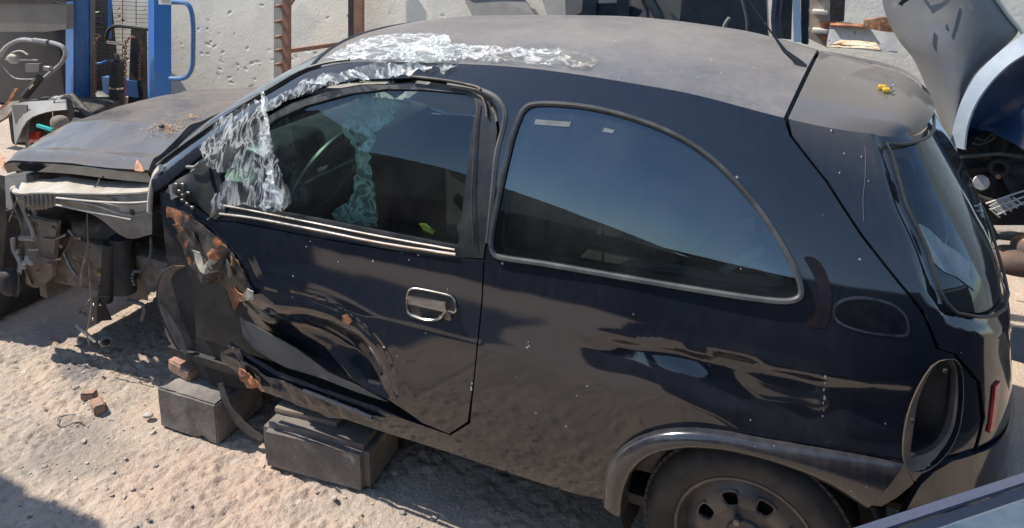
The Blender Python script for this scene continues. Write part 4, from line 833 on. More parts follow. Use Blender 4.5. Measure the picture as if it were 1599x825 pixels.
# ------------------------------------------------------------------ blocks and bricks
M['block']=mat('weathered_concrete',(.22,.20,.18),(.15,.135,.12),scale=7,rough=.9,bump=.003,bscale=40,c3=(.10,.09,.08),s3=4,lo3=.58,hi3=.68)
M['blockd']=mat('dark_weathered_block',(.19,.165,.145),(.125,.11,.10),scale=6,rough=.9,bump=.004,bscale=26,c3=(.27,.25,.22),s3=9,lo3=.62,hi3=.7)
M['brick']=mat('worn_brick',(.36,.22,.165),(.26,.17,.13),scale=14,rough=.9,bump=.003,bscale=50)
M['wood']=mat('grey_wood',(.26,.22,.18),(.16,.135,.11),scale=5,rough=.85,bump=.004,bscale=20,stretch=(1,8,8))
def rough_box(name,c,s,rz,m,bev=.01,amp=.003,tilt=0.):
    bm=bmesh.new(); bmesh.ops.create_cube(bm,size=1)
    for v in bm.verts: v.co=Vector((v.co.x*s[0],v.co.y*s[1],v.co.z*s[2]))
    bmesh.ops.subdivide_edges(bm,edges=bm.edges[:],cuts=7,use_grid_fill=True); bmesh.ops.bevel(bm,geom=[e for e in bm.edges if e.calc_face_angle(0)>1],offset=bev,segments=2,affect='EDGES')
    R=Matrix.Rotation(rz,3,'Z')@Matrix.Rotation(tilt,3,'Y')
    for v in bm.verts:
        n=noise.noise_vector(v.co*14+Vector(c)); k=noise.noise(v.co*9+Vector(c)*3); ed=sum(abs(q)>.44*t for q,t in zip(v.co,s)); v.co=v.co*(1-(.10 if ed>=2 and k>.25 else 0))+n*amp; v.co=R@v.co
    me=bpy.data.meshes.new(name); bm.to_mesh(me); bm.free(); me.polygons.foreach_set('use_smooth',[True]*len(me.polygons))
    try: me.set_sharp_from_angle(angle=math.radians(35))
    except Exception: pass
    o=link(name,me,m); o.location=c; return o
a=rough_box('concrete_block',(-1.915,-.66,.073),(.27,.24,.158),.03,M['block'],.006,.002); tag(a,'grey concrete block under the torn wheel arch, small brick lying on it','block')
a=rough_box('concrete_block',(-1.375,-.655,.070),(.40,.24,.172),.10,M['blockd'],.022,.003); tag(a,'larger dark rounded block with wooden packing under the door sill','block')
a=rough_box('brick',tuple(at(291,573,z=.178)),(.125,.07,.048),-.12,M['brick'],.006,.002,.10); tag(a,'small worn brick lying on top of the grey concrete block','brick')
o=empty('wood_packing',(-1.40,-.62,.155),'two weathered wooden boards packed between the larger dark block and sill','board')
mb=MB(); mb.box((-1.44,-.665,.168),(.24,.10,.020),.10,.003); mb.build('board',M['wood'],o)
mb=MB(); mb.box((-1.44,-.60,.194),(.26,.08,.028),.16,.003); mb.build('board',M['wood'],o)
pos=[(140,616,.055,.035,.03,.4,'short reddish brick stub standing behind its broken other half'),(153,633,.075,.04,.035,-.5,'broken reddish brick half lying on the sunlit earth')]
for px,py,a1,b1,c1,rz,lab in pos:
    p=at(px,py,z=.015); a=rough_box('brick_fragment',(p[0],p[1],.012),(a1,b1,c1),rz,M['brick'],.006,.003); tag(a,lab,'brick',"broken brick pieces on the earth")
stones=[(232,648,.014,'pale chip')]
for px,py,s_,n_ in stones:
    p=at(px,py,z=.01); mb=MB(); mb.blob((p[0],p[1],.008),(s_*1.3,s_,s_*.6),(.8,.8),Matrix.Rotation(.5,3,'Z'),10,6); a=mb.build('stone',M['stone']); tag(a,'small pale stone chip on the earth beside the concrete block' if s_<.03 else 'grey lump of rubble at the shadow edge on the left','stone')
p=[at(*q,z=.006) for q in crom([(90,664),(91,655),(100,650),(118,648)],n=5)]; mb=MB(); mb.tube([q+[0,0,.002] for q in p],.0022,5); p2=[at(*q,z=.006) for q in crom([(90,664),(100,667),(118,660),(130,660)],n=5)]; mb.tube(p2,.0022,5); tag(mb.build('wire_loop',M['steel']),'thin bent wire loop half buried in the sunlit earth','wire')
# ------------------------------------------------------------------ rear wall with honeycombed render
WA=np.array([-9.,3.02,0.]); WDIR=np.array([.9950,-.0998,0.]); WN=np.array([-.0998,-.9950,0.])
pit=[(RNG.uniform(2.5,9.5),RNG.uniform(.05,1.6),RNG.uniform(.1,1)**2*.022+.003,RNG.uniform(.0025,.007),RNG.uniform(-.9,.9),RNG.uniform(.003,.012)) for i in range(240)]
pit+=[(2.5+8*RNG.beta(1,1),.55+RNG.normal(0,.16),RNG.uniform(.014,.034),RNG.uniform(.004,.009),RNG.uniform(-.3,.5),RNG.uniform(.005,.013)) for i in range(150)]
def wh(s,z):
    o=.006*(vn(s*3+5,z*3+8,4)-.5)+.010*(vn(s*1.1+15,z*1.3+4,2)-.5)
    for (a,b,ra,rb,th,d) in pit:
        k=np.abs(s-a)<.07; k&=np.abs(z-b)<.07
        if not k.any(): continue
        i=np.where(k)[0]; ds=s[i]-a; dz=z[i]-b; u=(ds*math.cos(th)+dz*math.sin(th))/ra; v=(-ds*math.sin(th)+dz*math.cos(th))/rb
        o[i]-=d*np.exp(-(u*u+v*v)**1.5)
    return o
ss_=np.concatenate([[0,1],np.arange(2.2,7.4,.0095),np.arange(7.4,9.8,.02),[10.5,13]]); zz=np.concatenate([[-.05,.1],np.arange(.2,1.45,.0095),[1.6,2,2.6]])
WM=mat('rendered_wall',(.70,.665,.59),(.60,.575,.51),scale=2.2,rough=.95,bump=.0025,bscale=45,c3=(.74,.69,.58),s3=1.4,lo3=.5,hi3=.62)
wo_=tensor('boundary_wall',ss_,zz,wh,WM,to3=lambda P: WA+P[:,:1]*WDIR+P[:,2:3]*WN+P[:,1:2]*np.array([0,0,1.]))
tag(wo_,'pale rendered yard wall full of pits behind the wreck','wall')
def aw(px,py,off=0.):
    d=FF+RR*(px-CX)/FPX-UU*(py-CY)/FPX; t=((WA-CAM)@WN+off)/(d@WN); return CAM+t*d
# ------------------------------------------------------------------ shelving racks
M['rackrust']=mat('rusty_brown_angle_iron',(.29,.155,.10),(.21,.115,.08),scale=9,rough=.8,bump=.001,bscale=60)
M['rackgrey']=mat('dull_green_rack_plate',(.33,.33,.30),(.26,.24,.21),scale=9,rough=.7)
M['rackwht']=mat('flaking_white_rack_paint',(.60,.57,.50),(.47,.44,.40),scale=7,rough=.6,c3=(.30,.12,.05),s3=11,lo3=.60,hi3=.66)
def vpost(pxl,pxr,ytop,ybot,Y,m,name,par,depth=.03):
    V=[at(px,py,y=Y) for px,py in ((pxl,-110),(pxr,-110),(pxr,ybot+60),(pxl,ybot+60))]; mb=MB(); mb.poly(V,(0,depth,0)); return mb.build(name,m,par)
o=empty('shelf_rack',(at(438,118,y=1.75)[0],1.75,0),'rusty brown rack frame with a notched hanging plate standing against the pale wall','rack')
vpost(441,451,10,118,1.75,M['rackrust'],'front_leg',o); vpost(428,441,10,118,1.765,M['rackgrey'],'notched_plate',o,.006)
for i,y in enumerate((10,34,58,79,101,126,-14)):
    c=at(435,y,y=1.74); mb=MB(); mb.box(c,(.035,.05,.02),None,.002); mb.build('peg',M['rackrust'],o)
vpost(544,553,0,70,2.33,M['dark'],'rear_leg_web',o,.02); vpost(553,566,0,70,2.32,M['rackrust'],'rear_leg',o)
mb=MB(); a=at(450,80,y=1.77); b=at(551,66,y=2.31); mb.tube([a,b],.020,4); mb.build('brace',M['rackrust'],o)
mb=MB(); a=at(456,8,y=1.77); b=at(478,-30,y=1.9); mb.tube([at(448,14,y=1.77),b],.016,4); mb.build('brace',M['rackrust'],o)
o=empty('shelf_rack',(at(1270,60,y=1.5)[0],1.5,0),'pale peg rack upright with rusty brackets right of the stacked door panels','rack')
mb=MB(); mb.poly([at(a,b,y=1.5) for a,b in ((1269,-40),(1297,-40),(1296,40),(1293,75),(1262,60))],(0,.008,0)); mb.build('notched_plate',mat('dusty_rack_plate',(.42,.35,.29),(.30,.26,.22),scale=8,rough=.8),o)
for y in (-10,19,48): 
    mb=MB(); c=at(1281,y,y=1.47); mb.box(c,(.07,.06,.02),None,.003); mb.build('peg',M['rackwht'],o)
mb=MB(); mb.poly([at(a,b,y=1.49) for a,b in ((1280,34),(1297,34),(1296,42),(1291,66),(1284,60),(1288,44),(1281,42))],(0,-.02,0)); mb.build('rusty_bracket',M['rust'],o)
mb=MB(); mb.poly([at(a,b,y=1.55) for a,b in ((1296,-40),(1322,-40),(1318,34),(1294,36))],(0,.04,0)); mb.build('dark_upright',M['dark'],o)
o=empty('metal_channel',tuple(at(1340,60,y=1.42)),'white painted steel channel with rusty edges lying behind the rear spoiler','channel')
mb=MB(); mb.strip([at(a,b,y=1.46) for a,b in ((1296,40),(1340,43),(1400,50))],[at(a,b,y=1.42) for a,b in ((1291,72),(1340,76),(1402,83))],.004); mb.build('web',mat('dull_white_web',(.42,.43,.43),(.33,.33,.33),scale=9,rough=.6,c3=(.10,.06,.04),s3=14,lo3=.60,hi3=.64),o)
mb=MB(); mb.strip([at(a,b,y=1.47) for a,b in ((1296,35),(1320,37),(1352,40),(1358,44))],[at(a,b,y=1.42) for a,b in ((1297,41),(1320,42),(1352,44),(1356,47))],.006); mb.build('rusty_flange',M['rust'],o)
mb=MB(); mb.strip([at(a,b,y=1.45) for a,b in ((1317,62),(1340,63),(1367,66))],[at(a,b,y=1.28) for a,b in ((1291,74),(1340,77),(1377,81))],.004); mb.build('lower_flange',mat('cream_flange',(.66,.60,.46),(.56,.42,.25),scale=13,rough=.5,c3=(.25,.11,.04),s3=20,lo3=.58,hi3=.62),o)
mb=MB(); mb.strip([at(a,b,y=1.40) for a,b in ((1350,30),(1380,26),(1400,28))],[at(a,b,y=1.40) for a,b in ((1349,42),(1380,48),(1400,50))],.03); mb.build('rusty_end',M['rust'],o)
# ------------------------------------------------------------------ stacked door panels behind the roof
M['navy']=mat('dark_navy_panel',(.014,.02,.03),(.028,.033,.042),scale=3,rough=.28,rvar=.1)
M['greyp']=mat('mid_grey_panel',(.13,.125,.12),(.17,.165,.155),scale=4,rough=.6)
def panel_thing(name,label,cat,pieces,Y,grp=None):
    c=at(*pieces[0][1][0],y=Y); o=empty(name,(c[0],Y,0),label,cat,grp)
    for nm,px,m,dy,th in pieces: 
        mb=MB(); mb.poly([at(a,b,y=Y+dy) for a,b in px],(0,th,0)); mb.build(nm,m,o)
    return o
def bar_thing(o,nm,px,r,m,Y): mb=MB(); mb.tube([at(a,b,y=Y) for a,b in crom(px,n=5)],r,8); return mb.build(nm,m,o)
D=panel_thing('car_door','dark car door with curved window frame leaning nearest the rack','door',[('door_skin',((1148,-60),(1195,-60),(1200,60),(1140,52)),M['navy'],0,.05),('glass_panel',((1200,-60),(1240,-60),(1236,62),(1212,60)),mat('grey_green_glass',(.05,.06,.06),(.09,.095,.095),rough=.15),.03,.01)],1.25)
bar_thing(D,'window_frame',[(1215,60),(1212,30),(1216,-10),(1224,-50)],.022,M['navy'],1.2); bar_thing(D,'weather_strip',[(1168,48),(1166,25),(1160,0),(1155,-30)],.008,M['rubber'],1.2)
mb=MB(); mb.poly([at(a,b,y=1.16) for a,b in ((1236,-60),(1247,-60),(1252,66),(1240,66))],(0,.02,0)); mb.build('blue_edge',mat('pale_blue_paint',(.20,.28,.38),(.26,.33,.42),rough=.35),D)
mb=MB(); mb.poly([at(a,b,y=1.2) for a,b in ((1250,-60),(1266,-60),(1262,70),(1252,68))],(0,.05,0)); mb.build('dark_edge',M['navy'],D)
D=panel_thing('car_door','large dark navy door panel behind the middle of the roof','door',[('door_skin',((1072,-60),(1150,-60),(1142,60),(1060,46)),M['navy'],0,.05)],1.4)
bar_thing(D,'chrome_strip',[(1130,50),(1133,38),(1140,28)],.010,M['greytrim'],1.3)
D=panel_thing('bumper_cover','grey plastic bumper cover standing among the stacked dark doors','bumper',[('cover_skin',((1020,-60),(1082,-60),(1076,-5),(1060,45),(1030,36),(1010,-8)),M['greyp'],0,.02)],1.55)
bar_thing(D,'dark_rim',[(1034,45),(1028,24),(1015,0),(1006,-30)],.030,M['navy'],1.5)
D=panel_thing('car_door','dark door frame with round lower corners, leftmost in the stack','door',[('frame_post',((916,-60),(936,-60),(930,30),(908,26)),M['navy'],0,.04),('frame_post',((962,-60),(984,-60),(982,36),(964,32)),M['navy'],0,.04),('speaker_panel',((900,24),(930,6),(960,5),(985,10),(1004,17),(1000,24),(986,32),(940,30)),M['navy'],.03,.03),('grey_panel',((880,-60),(1024,-60),(1024,36),(884,28)),M['greyp'],.25,.01)],1.6)
bar_thing(D,'rubber_loop',[(1012,32),(1010,15),(1004,2),(1000,-20)],.010,M['darkrub'],1.5)
# off-frame board that throws the slanting shade on the wall
o=empty('shade_board',tuple(aw(770,-60,.15)),'off-frame grey board above the car roof, throwing shade on the wall','board')
mb=MB(); mb.poly([aw(690,-60,.16),aw(800,-60,.16),aw(815,-24,.10),aw(710,-24,.10)],(0,.02,0)); mb.build('board',M['greyp'],o)
o=empty('wall_shadow_sheet',tuple(aw(800,10,.2)),'grey sheets standing in for the slanting shadow on the wall','panel')
mb=MB(); mb.poly([aw(712,-30,.05),aw(800,-30,.05),aw(836,24,.14),aw(742,34,.14)],(0,.012,0)); mb.build('sheet',M['greyp'],o); mb=MB(); mb.poly([aw(838,-30,.06),aw(905,-30,.06),aw(905,30,.14),aw(856,28,.14)],(0,.012,0)); mb.build('sheet',M['greyp'],o)  # grey sheets shaped like the slanting shadow cast on the wall
M['backdrop_dark']=mat('backdrop_paint',(.075,.07,.065),(.05,.05,.05),scale=3,rough=.5)  # panels added behind the car to darken what its windows show
o=empty('added_backdrop',(-1.0,1.05,0),'added dark panels close behind the wreck, dimming the view through its windows','panels')
for k,(xa,xb,h) in enumerate(((-2.15,-.75,1.02),(-1.7,-.1,1.16),(-.9,.25,1.14))):
    mb=MB(); mb.poly([(xa,.95+.07*k,0),(xa,.95+.07*k,h*.75),(xa+.35,.95+.07*k,h),(xb,.95+.07*k,h),(xb,.95+.07*k,0)],(0,.04,0)); mb.build('backdrop_panel',M['backdrop_dark'],o)
# ------------------------------------------------------------------ blue engine hoist
M['blue']=mat('hoist_blue_paint',(.02,.15,.47),(.03,.17,.44),scale=5,rough=.35,rvar=.08,c3=(.10,.13,.18),s3=13,lo3=.58,hi3=.68,detail=9.)
M['blued']=mat('hoist_blue_faded',(.045,.13,.30),(.07,.17,.34),scale=3,rough=.45)
HY=1.75
o=empty('engine_hoist',(at(104,190,y=HY)[0],HY,0),'bright blue lifting frame with two posts, side handle and hanging rusty chains','hoist')
def hpost(pl,pm,pr,Y,name):
    """angled post: narrow lit face pl-pm, wide face pm-pr"""
    V=[]
    for py in (235,-150):
        A=at(pl,py,y=Y+.03); B=at(pm,py,y=Y); Cc=at(pr,py,y=Y+.09); V+=[A,B,Cc,A+Cc-B]
    A,B,Cc=V[0],V[1],V[2]; mb=MB(); mb.add(V,[(0,1,5,4),(1,2,6,5),(2,3,7,6),(3,0,4,7),(4,5,6,7),(0,3,2,1)],False); return mb.build(name,M['blue'],o),A,B,Cc
p1,A,B,Cc=hpost(103,115,139,HY,'post'); p2,A2,B2,C2=hpost(232,241,268,HY,'post')
mb=MB(); mb.poly([at(a,b,y=HY-.004+.09*(a-115)/24) for a,b in ((119,-150),(134,-150),(134,215),(119,215))],(0,-.004,0)); mb.build('post_rib',M['blued'],p1)
mb=MB(); mb.poly([at(118+0,0,y=HY+.0)+[0,-.01,0]]*0+[at(a,b,y=HY+.12) for a,b in ((138,-40),(141,-40),(141,200),(138,200))],(0,.05,0)); mb.build('post_flange',M['greyp'],p1)
mb=MB(); mb.poly([at(a,b,y=HY-.005) for a,b in ((248,-8),(268,-8),(268,8),(248,7))],(0,.003,0)); st=mb.build('sticker',mat('label_white',(.62,.62,.58),rough=.5),p2)
mb=MB(); mb.poly([at(a,b,y=HY-.008) for a,b in ((252,-6),(264,-6),(264,4),(252,3))],(0,.003,0)); mb.build('sticker_print',mat('label_grey',(.32,.32,.31),rough=.5),st)
mb=MB(); mb.tube([at(a,b,y=HY+.02) for a,b in crom([(266,4),(284,4),(293,7),(299,17),(302,40),(302,75),(301,102),(295,117),(284,123),(266,123)],n=5)],.0175,8); mb.build('handle',M['blued'],o)
mb=MB(); mb.tube([at(a,b,y=HY+.25) for a,b in crom([(167,60),(170,48),(180,41),(200,42),(234,46)],n=5)],.017,8); mb.build('push_bar',M['black'],o)
mb=MB(); mb.box((*((at(150,130,y=HY+.3)+at(235,130,y=HY+.3))/2)[:2],at(190,135,y=HY+.3)[2]),(.42,.06,.14)); mb.build('cross_beam',M['blued'],o)
mb=MB(); mb.tube([at(183,b,y=HY+.15) for b in (97,180,220)],.058,18); hc=mb.build('hydraulic_ram',M['dark'],o)
mb=MB(); mb.tube([at(183,b,y=HY+.15) for b in (134,137)],.066,18); mb.build('ram_collar',M['trim'],hc)
mb=MB(); mb.tube([at(183,b,y=HY+.15) for b in (95,101)],.062,18); mb.build('ram_cap',M['black'],hc)
mb=MB(); mb.tube([at(182,b,y=HY+.15) for b in (97,84)],.018,8); mb.tube([at(187,b,y=HY+.15) for b in (97,86)],.006,6); mb.build('ram_rod',M['steel'],hc)
mb=MB(); mb.tube([at(168,66,y=HY+.1),at(196,70,y=HY+.1)],.012,8); mb.build('axle_rod',M['trim'],o)
mb=MB(); mb.poly([at(a,b,y=HY+.28) for a,b in ((205,46),(222,46),(224,160),(200,170))],(0,.05,0)); mb.build('dark_upright',M['dark'],o)
mb=MB(); mb.tube([at(172,-40,y=HY+.5),at(172,60,y=HY+.5)],.014,8); mb.build('thin_post',M['blue'],o)
mb=MB(); mb.tube([at(a,b,y=HY+.2) for a,b in crom([(140,99),(158,99),(167,95)],n=3)],.010,6); mb.build('hose',M['blue'],o)
M['chain']=mat('rusty_chain',(.30,.14,.075),(.16,.085,.06),scale=30,rough=.65,metal=.3)
def chain(px,Y,label):
    L=np.array([at(a,b,y=Y) for a,b in crom(px,n=8)]); n=int(np.linalg.norm(np.diff(L,axis=0),axis=1).sum()/.0235); L=resamp(L,n); t0=empty('hoist_chain',tuple(L[0]),label,'chain')
    proto=None
    for i in range(n-1):
        c=(L[i]+L[i+1])/2; d=Vector(L[i+1]-L[i]).normalized(); q=d.to_track_quat('Z','Y').to_matrix()@Matrix.Rotation(math.radians(45+90*(i%2)),3,'Z')
        if proto is None:
            mb=MB(); mb.tube([Vector((.0095*math.cos(a),0,.0165*math.sin(a))) for a in np.linspace(0,2*math.pi,9)[:-1]],.0048,5,True); k=mb.build('link',M['chain'],t0); proto=k
        else: k=proto.copy(); COL.objects.link(k); k.parent=t0
        k.matrix_parent_inverse=Matrix(); k.matrix_basis=Matrix.Translation(Vector(c)-Vector(t0.location))@q.to_4x4()
chain([(157,56),(151,62),(149,75),(149,120),(148,180)],HY-.02,'rusty chain hanging from the blue hoist, nearer its left post'); chain([(211,58),(202,60),(197,68),(196,90),(196,130),(195,168)],HY-.02,'rusty chain hanging in front of the black ram, nearer the right post')
chain([(218,62),(221,75),(219,90),(218,125)],HY+.2,'short rusty chain end hanging behind, beside the dark upright')
# wire mesh panel and coil spring
o=empty('mesh_panel',(at(190,60,y=2.35)[0],2.35,0),'dark wire mesh panel standing between the hoist and the wall','mesh')
mb=MB()
for y in np.arange(-12,100,6.3): mb.tube([at(145,y,y=2.35),at(234,y+4,y=2.35)],.0022,4)
for x in (145,168,192,213,233): mb.tube([at(x,-20,y=2.345),at(x,110,y=2.345)],.003,4)
g=mb.build('mesh_wires',M['dark'],o); g['kind']='stuff'
o=tag(MB().tube([at(149+8*math.cos(t),18+t*1.35,y=2.1)+[0,.05*math.sin(t),0] for t in np.arange(0,30,.4)],.007,6).build('coil_spring',M['black']),'black coil spring behind the left post of the blue hoist','spring')
# ------------------------------------------------------------------ scrap on the left
def lab(o,l,c,g=None): return tag(o,l,c,g)
o=empty('scrap_car_body',(-4.6,1.6,0),'dark cut body of another car behind the bonnet at far left','car body')
mb=MB(); mb.box((-7.0,2.3,.55),(1.4,.6,1.1),None,.06); mb.build('body_shell',mat('dull_blue_black',(.02,.025,.035),(.035,.038,.045),scale=4,rough=.4),o)
mb=MB(); mb.poly([at(a,b,y=1.6) for a,b in ((-40,6),(62,3),(104,8),(104,46),(70,50),(-40,50))],(0,.06,0)); mb.build('brown_panel',mat('dusty_brown_panel',(.19,.17,.145),(.145,.135,.125),scale=3,rough=.5),o)
mb=MB(); mb.poly([at(a,b,y=1.58) for a,b in ((-40,-60),(104,-60),(104,3),(64,6),(-40,5))],(0,.06,0)); mb.build('dark_cover',M['dark'],o)
mb=MB(); mb.poly([at(a,b,y=1.55) for a,b in ((40,100),(62,100),(61,113),(40,113))],(0,.02,0)); mb.build('vent',M['greyp'],o)
o=lab(MB().tube([at(a,b,y=1.35) for a,b in crom([(-12,112),(-2,92),(8,76),(22,66),(38,62),(60,65),(82,67),(98,73),(103,83),(99,95),(90,105),(78,115),(66,126),(52,137)],n=5)],.016,8).build('bent_tube_frame',mat('pale_grey_tube',(.33,.33,.33),(.22,.21,.20),scale=12,rough=.4)),'bent grey tubular frame loop in front of the dark scrap body','frame')
mb=MB(); mb.tube([at(a,b,y=1.34) for a,b in ((54,64),(76,67))],.024,8); mb.build('clamp',M['greytrim'],o)
mb=MB(); mb.blob(at(76,107,y=1.3),(.04,.02,.02)); mb.build('joint',M['steel'],o)
mb=MB(); mb.tube([at(a,b,y=1.33) for a,b in crom([(2,98),(12,112),(24,122),(42,124),(64,123)],n=5)],.006,6); mb.build('cable',M['steel'],o)
mb=MB(); mb.tube([at(a,b,y=1.3) for a,b in ((62,122),(40,150))],.032,8); mb.build('sleeve',M['dark'],o)
mb=MB(); mb.tube([at(a,b,y=1.28) for a,b in ((47,138),(54,131))],.012,6); mb.build('bright_band',M['trim'],o)
o=lab(MB().strip([at(a,b,y=1.2) for a,b in ((-12,182),(8,172),(22,160))],[at(a,b,y=1.15) for a,b in ((-12,200),(14,184),(36,158))],.02).build('metal_strut',M['grime']),'dusty flat strut leaning under the bent tube frame','strut')
mb=MB(); mb.strip([at(a,b,y=1.28) for a,b in ((-4,172),(14,158),(24,138))],[at(a,b,y=1.28) for a,b in ((4,172),(20,158),(30,138))],.01); lab(mb.build('rusty_strip',M['rust']),'thin rust-brown strip beside the dusty strut','strip')
mb=MB(); mb.blob(at(22,92,y=1.4),(.06,.03,.04),(.8,.8)); mb.tube([at(a,b,y=1.4) for a,b in crom([(12,90),(22,82),(34,80),(44,86)],n=3)],.008,6); mb.strip([at(10,91,y=1.41),at(60,93,y=1.41)],[at(10,94,y=1.41),at(60,95,y=1.41)],.01); lab(mb.build('wiper_motor',M['apron']),'light alloy wiper motor bracket inside the tube loop','motor')
o=empty('grey_bumper',(at(60,190,y=1.0)[0],1.0,0),'grey plastic bumper with dark opening standing behind the bonnet','bumper')
mb=MB(); mb.strip([at(a,b,y=1.1) for a,b in crom([(20,164),(40,160),(70,158),(104,156)],n=3)],[at(a,b,y=.95) for a,b in crom([(26,228),(44,190),(74,176),(106,172)],n=3)],.01); mb.strip([at(a,b,y=1.0) for a,b in ((18,164),(24,190),(24,222))],[at(a,b,y=1.0) for a,b in ((42,164),(44,185),(44,222))],.01); mb.build('cover_skin',M['greyp'],o)
mb=MB(); mb.poly([at(a,b,y=1.08) for a,b in ((40,172),(104,168),(104,240),(40,240))],(0,.02,0)); mb.build('dark_opening',M['dark'],o)
mb=MB(); mb.poly([at(a,b,y=1.04) for a,b in ((44,208),(60,206),(60,222),(44,224))],(0,.02,0)); mb.build('red_lens',M['red'],o)
mb=MB(); mb.tube([at(a,b,y=.92) for a,b in ((59,196),(82,203))],.014,4); lab(mb.build('teal_strip',mat('teal_plastic',(.02,.42,.42),rough=.4)),'short bright teal plastic strip beside the grey rag','strip')
mb=MB(); mb.blob(at(94,192,y=.9),(.07,.05,.05),(.8,.9),None,14,9); lab(mb.build('rag',mat('dirty_rag',(.24,.20,.165),(.15,.13,.11),scale=20,rough=.95,bump=.01,bscale=30)),'crumpled grey-brown rag beside the left hoist post','rag')
mb=MB(); mb.blob(at(95,172,y=1.15),(.10,.06,.11),(.9,.6)); t=mb.build('headlamp_unit',M['black']); lab(t,'black rounded lamp housing left of the blue post','lamp')
mb=MB(); mb.tube([at(a,b,y=1.05) for a,b in crom([(84,186),(83,168),(88,154),(100,150)],n=4)],.006,5); mb.build('chrome_rim',M['trim'],t)
mb=MB(); mb.box((-3.55,-.05,.25),(.5,1.25,.50),None,.06); mb.build('nose_shade_block_',M['dark']) if False else lab(mb.build('nose_shade_block',M['dark']),'added dark block in front of the car nose, shading the ground','shade block')  # added block that shades the ground under the nose
mb=MB(); mb.blob(at(160,165,y=2.05),(.2,.12,.12),(.5,.7)); lab(mb.build('rounded_shell',M['greyp']),'pale grey rounded panel behind the hoist posts','panel')
mb=MB(); mb.box((-5.7,1.6,.12),(.7,.5,.30),.4,.05); mb.blob((-5.3,1.25,.10),(.24,.2,.16),(.7,.7)); mb.tube([(-5.9,1.4,.28),(-5.5,1.5,.36),(-5.1,1.4,.2)],.03); lab(mb.build('engine_lump',mat('greasy_castings',(.03,.028,.026),(.07,.06,.05),scale=9,rough=.7,bump=.02,bscale=9)),'greasy dark engine castings on the ground at far left behind the bonnet','engine')
# ------------------------------------------------------------------ right side: bumpers, cooling fan, junk
M['silver']=mat('scuffed_grey_plastic',(.145,.15,.16),(.115,.12,.13),scale=2.5,rough=.42,rvar=.08,bump=.0015,bscale=4,c3=(.31,.28,.26),s3=3,lo3=.60,hi3=.70)
o=empty('plastic_bumper',(.75,1.25,0),'large scuffed silver-grey bumper cover standing on end behind the spoiler','bumper')
LFT=crom([(1372,-60),(1378,0),(1388,35),(1405,65),(1425,90),(1440,120),(1460,170),(1485,225),(1492,236)],n=5); MID=crom([(1470,-60),(1480,0),(1478,35),(1475,70),(1478,105),(1482,140),(1486,180),(1489,215),(1494,236)],n=5); RGT=crom([(1540,-60),(1552,-6),(1575,28),(1590,50),(1560,82),(1525,115),(1502,160),(1492,215),(1497,236)],n=5)
rows=[]
for t in np.linspace(0,1,13):
    px=(LFT*(1-t)*(1-2*t)+MID*4*t*(1-t)+RGT*t*(2*t-1)); yy=1.30-.34*math.sin(math.pi*min(t*.62+.05,1)); rows.append(np.array([at(a,b,y=yy) for a,b in px]))
n=len(LFT); V=np.concatenate(rows); F=[(r*n+i,r*n+i+1,(r+1)*n+i+1,(r+1)*n+i) for r in range(12) for i in range(n-1)]
mb=MB(); mb.add(V,F); 
b_=mb.build('cover_skin',M['silver'],o)
mb=MB(); mb.strip([at(a,b,y=.975) for a,b in ((1440,-2),(1449,10))],[at(a,b,y=.975) for a,b in ((1447,-2),(1460,18))],.004); mb.strip([at(a,b,y=.965) for a,b in ((1449,10),(1470,4),(1484,-4))],[at(a,b,y=.965) for a,b in ((1457,22),(1478,8),(1488,-2))],.004); mb.build('number_recess',M['silver'],b_)
mb=MB(); mb.tube([at(a,b,y=1.0) for a,b in crom([(1406,8),(1410,3),(1418,-2)],n=4)],.012,8,flat=.5); mb.build('slot',M['dark'],b_)
mb=MB(); mb.tube([at(a,b,y=1.0) for a,b in crom([(1553,-10),(1572,20),(1598,52)],n=4)],.008,6); mb.build('lit_edge',mat('lit_edge_tone',(.5,.49,.42),rough=.5),b_)  # pale tube paints the light along the cover's edge
o=empty('plastic_bumper',(.95,1.0,0),'dark blue bumper hanging at the right edge, its lit lip coloured pale','bumper')
OL=crom([(1620,42),(1597,55),(1560,82),(1527,115),(1503,155),(1490,195),(1484,228)],n=5); IL=crom([(1624,78),(1603,84),(1572,104),(1543,134),(1522,166),(1510,200),(1506,234)],n=5)
mb=MB(); mb.strip([at(a,b,y=.90) for a,b in OL],[at(a,b,y=.86) for a,b in IL],.012); mb.build('curved_lip',mat('sunlit_lip_tone',(.30,.35,.40),(.24,.28,.33),scale=6,rough=.4),o)  # lip coloured pale to paint in the light on its edge
DK=crom([(1640,260),(1620,250),(1600,235),(1585,225),(1565,215),(1535,205),(1508,236)],n=5); mb=MB(); rows=[[at(a*(1-t)+c*t,b*(1-t)+d*t,y=.90+.20*math.sin(math.pi*t)) for (a,b),(c,d) in zip(IL,DK)] for t in np.linspace(0,1,8)]
n=len(IL); mb.add([p for r in rows for p in r],[(r*n+i,r*n+i+1,(r+1)*n+i+1,(r+1)*n+i) for r in range(7) for i in range(n-1)]); mb.build('cover_skin',mat('dark_blue_plastic',(.016,.032,.075),(.025,.04,.085),scale=3,rough=.25,rvar=.05),o)
mb=MB(); mb.strip([at(a,b,y=.88) for a,b in ((1440,150),(1456,172),(1490,236),(1530,310),(1562,372))],[at(a,b,y=.95) for a,b in ((1430,185),(1445,190),(1475,240),(1510,310),(1548,372))],.03); lab(mb.build('black_strip',M['black']),'long black strip between the hatch and grey bumper','trim')  # plain black strip between hatch and grey bumper
o=empty('cooling_fan',(1.0,1.1,0),'black radiator fan shroud with white round plug and pale broken grille','fan')
mb=MB(); mb.poly([at(a,b,y=1.12) for a,b in ((1484,200),(1640,200),(1640,352),(1500,352))],(0,.04,0)); mb.build('shroud',M['black'],o)
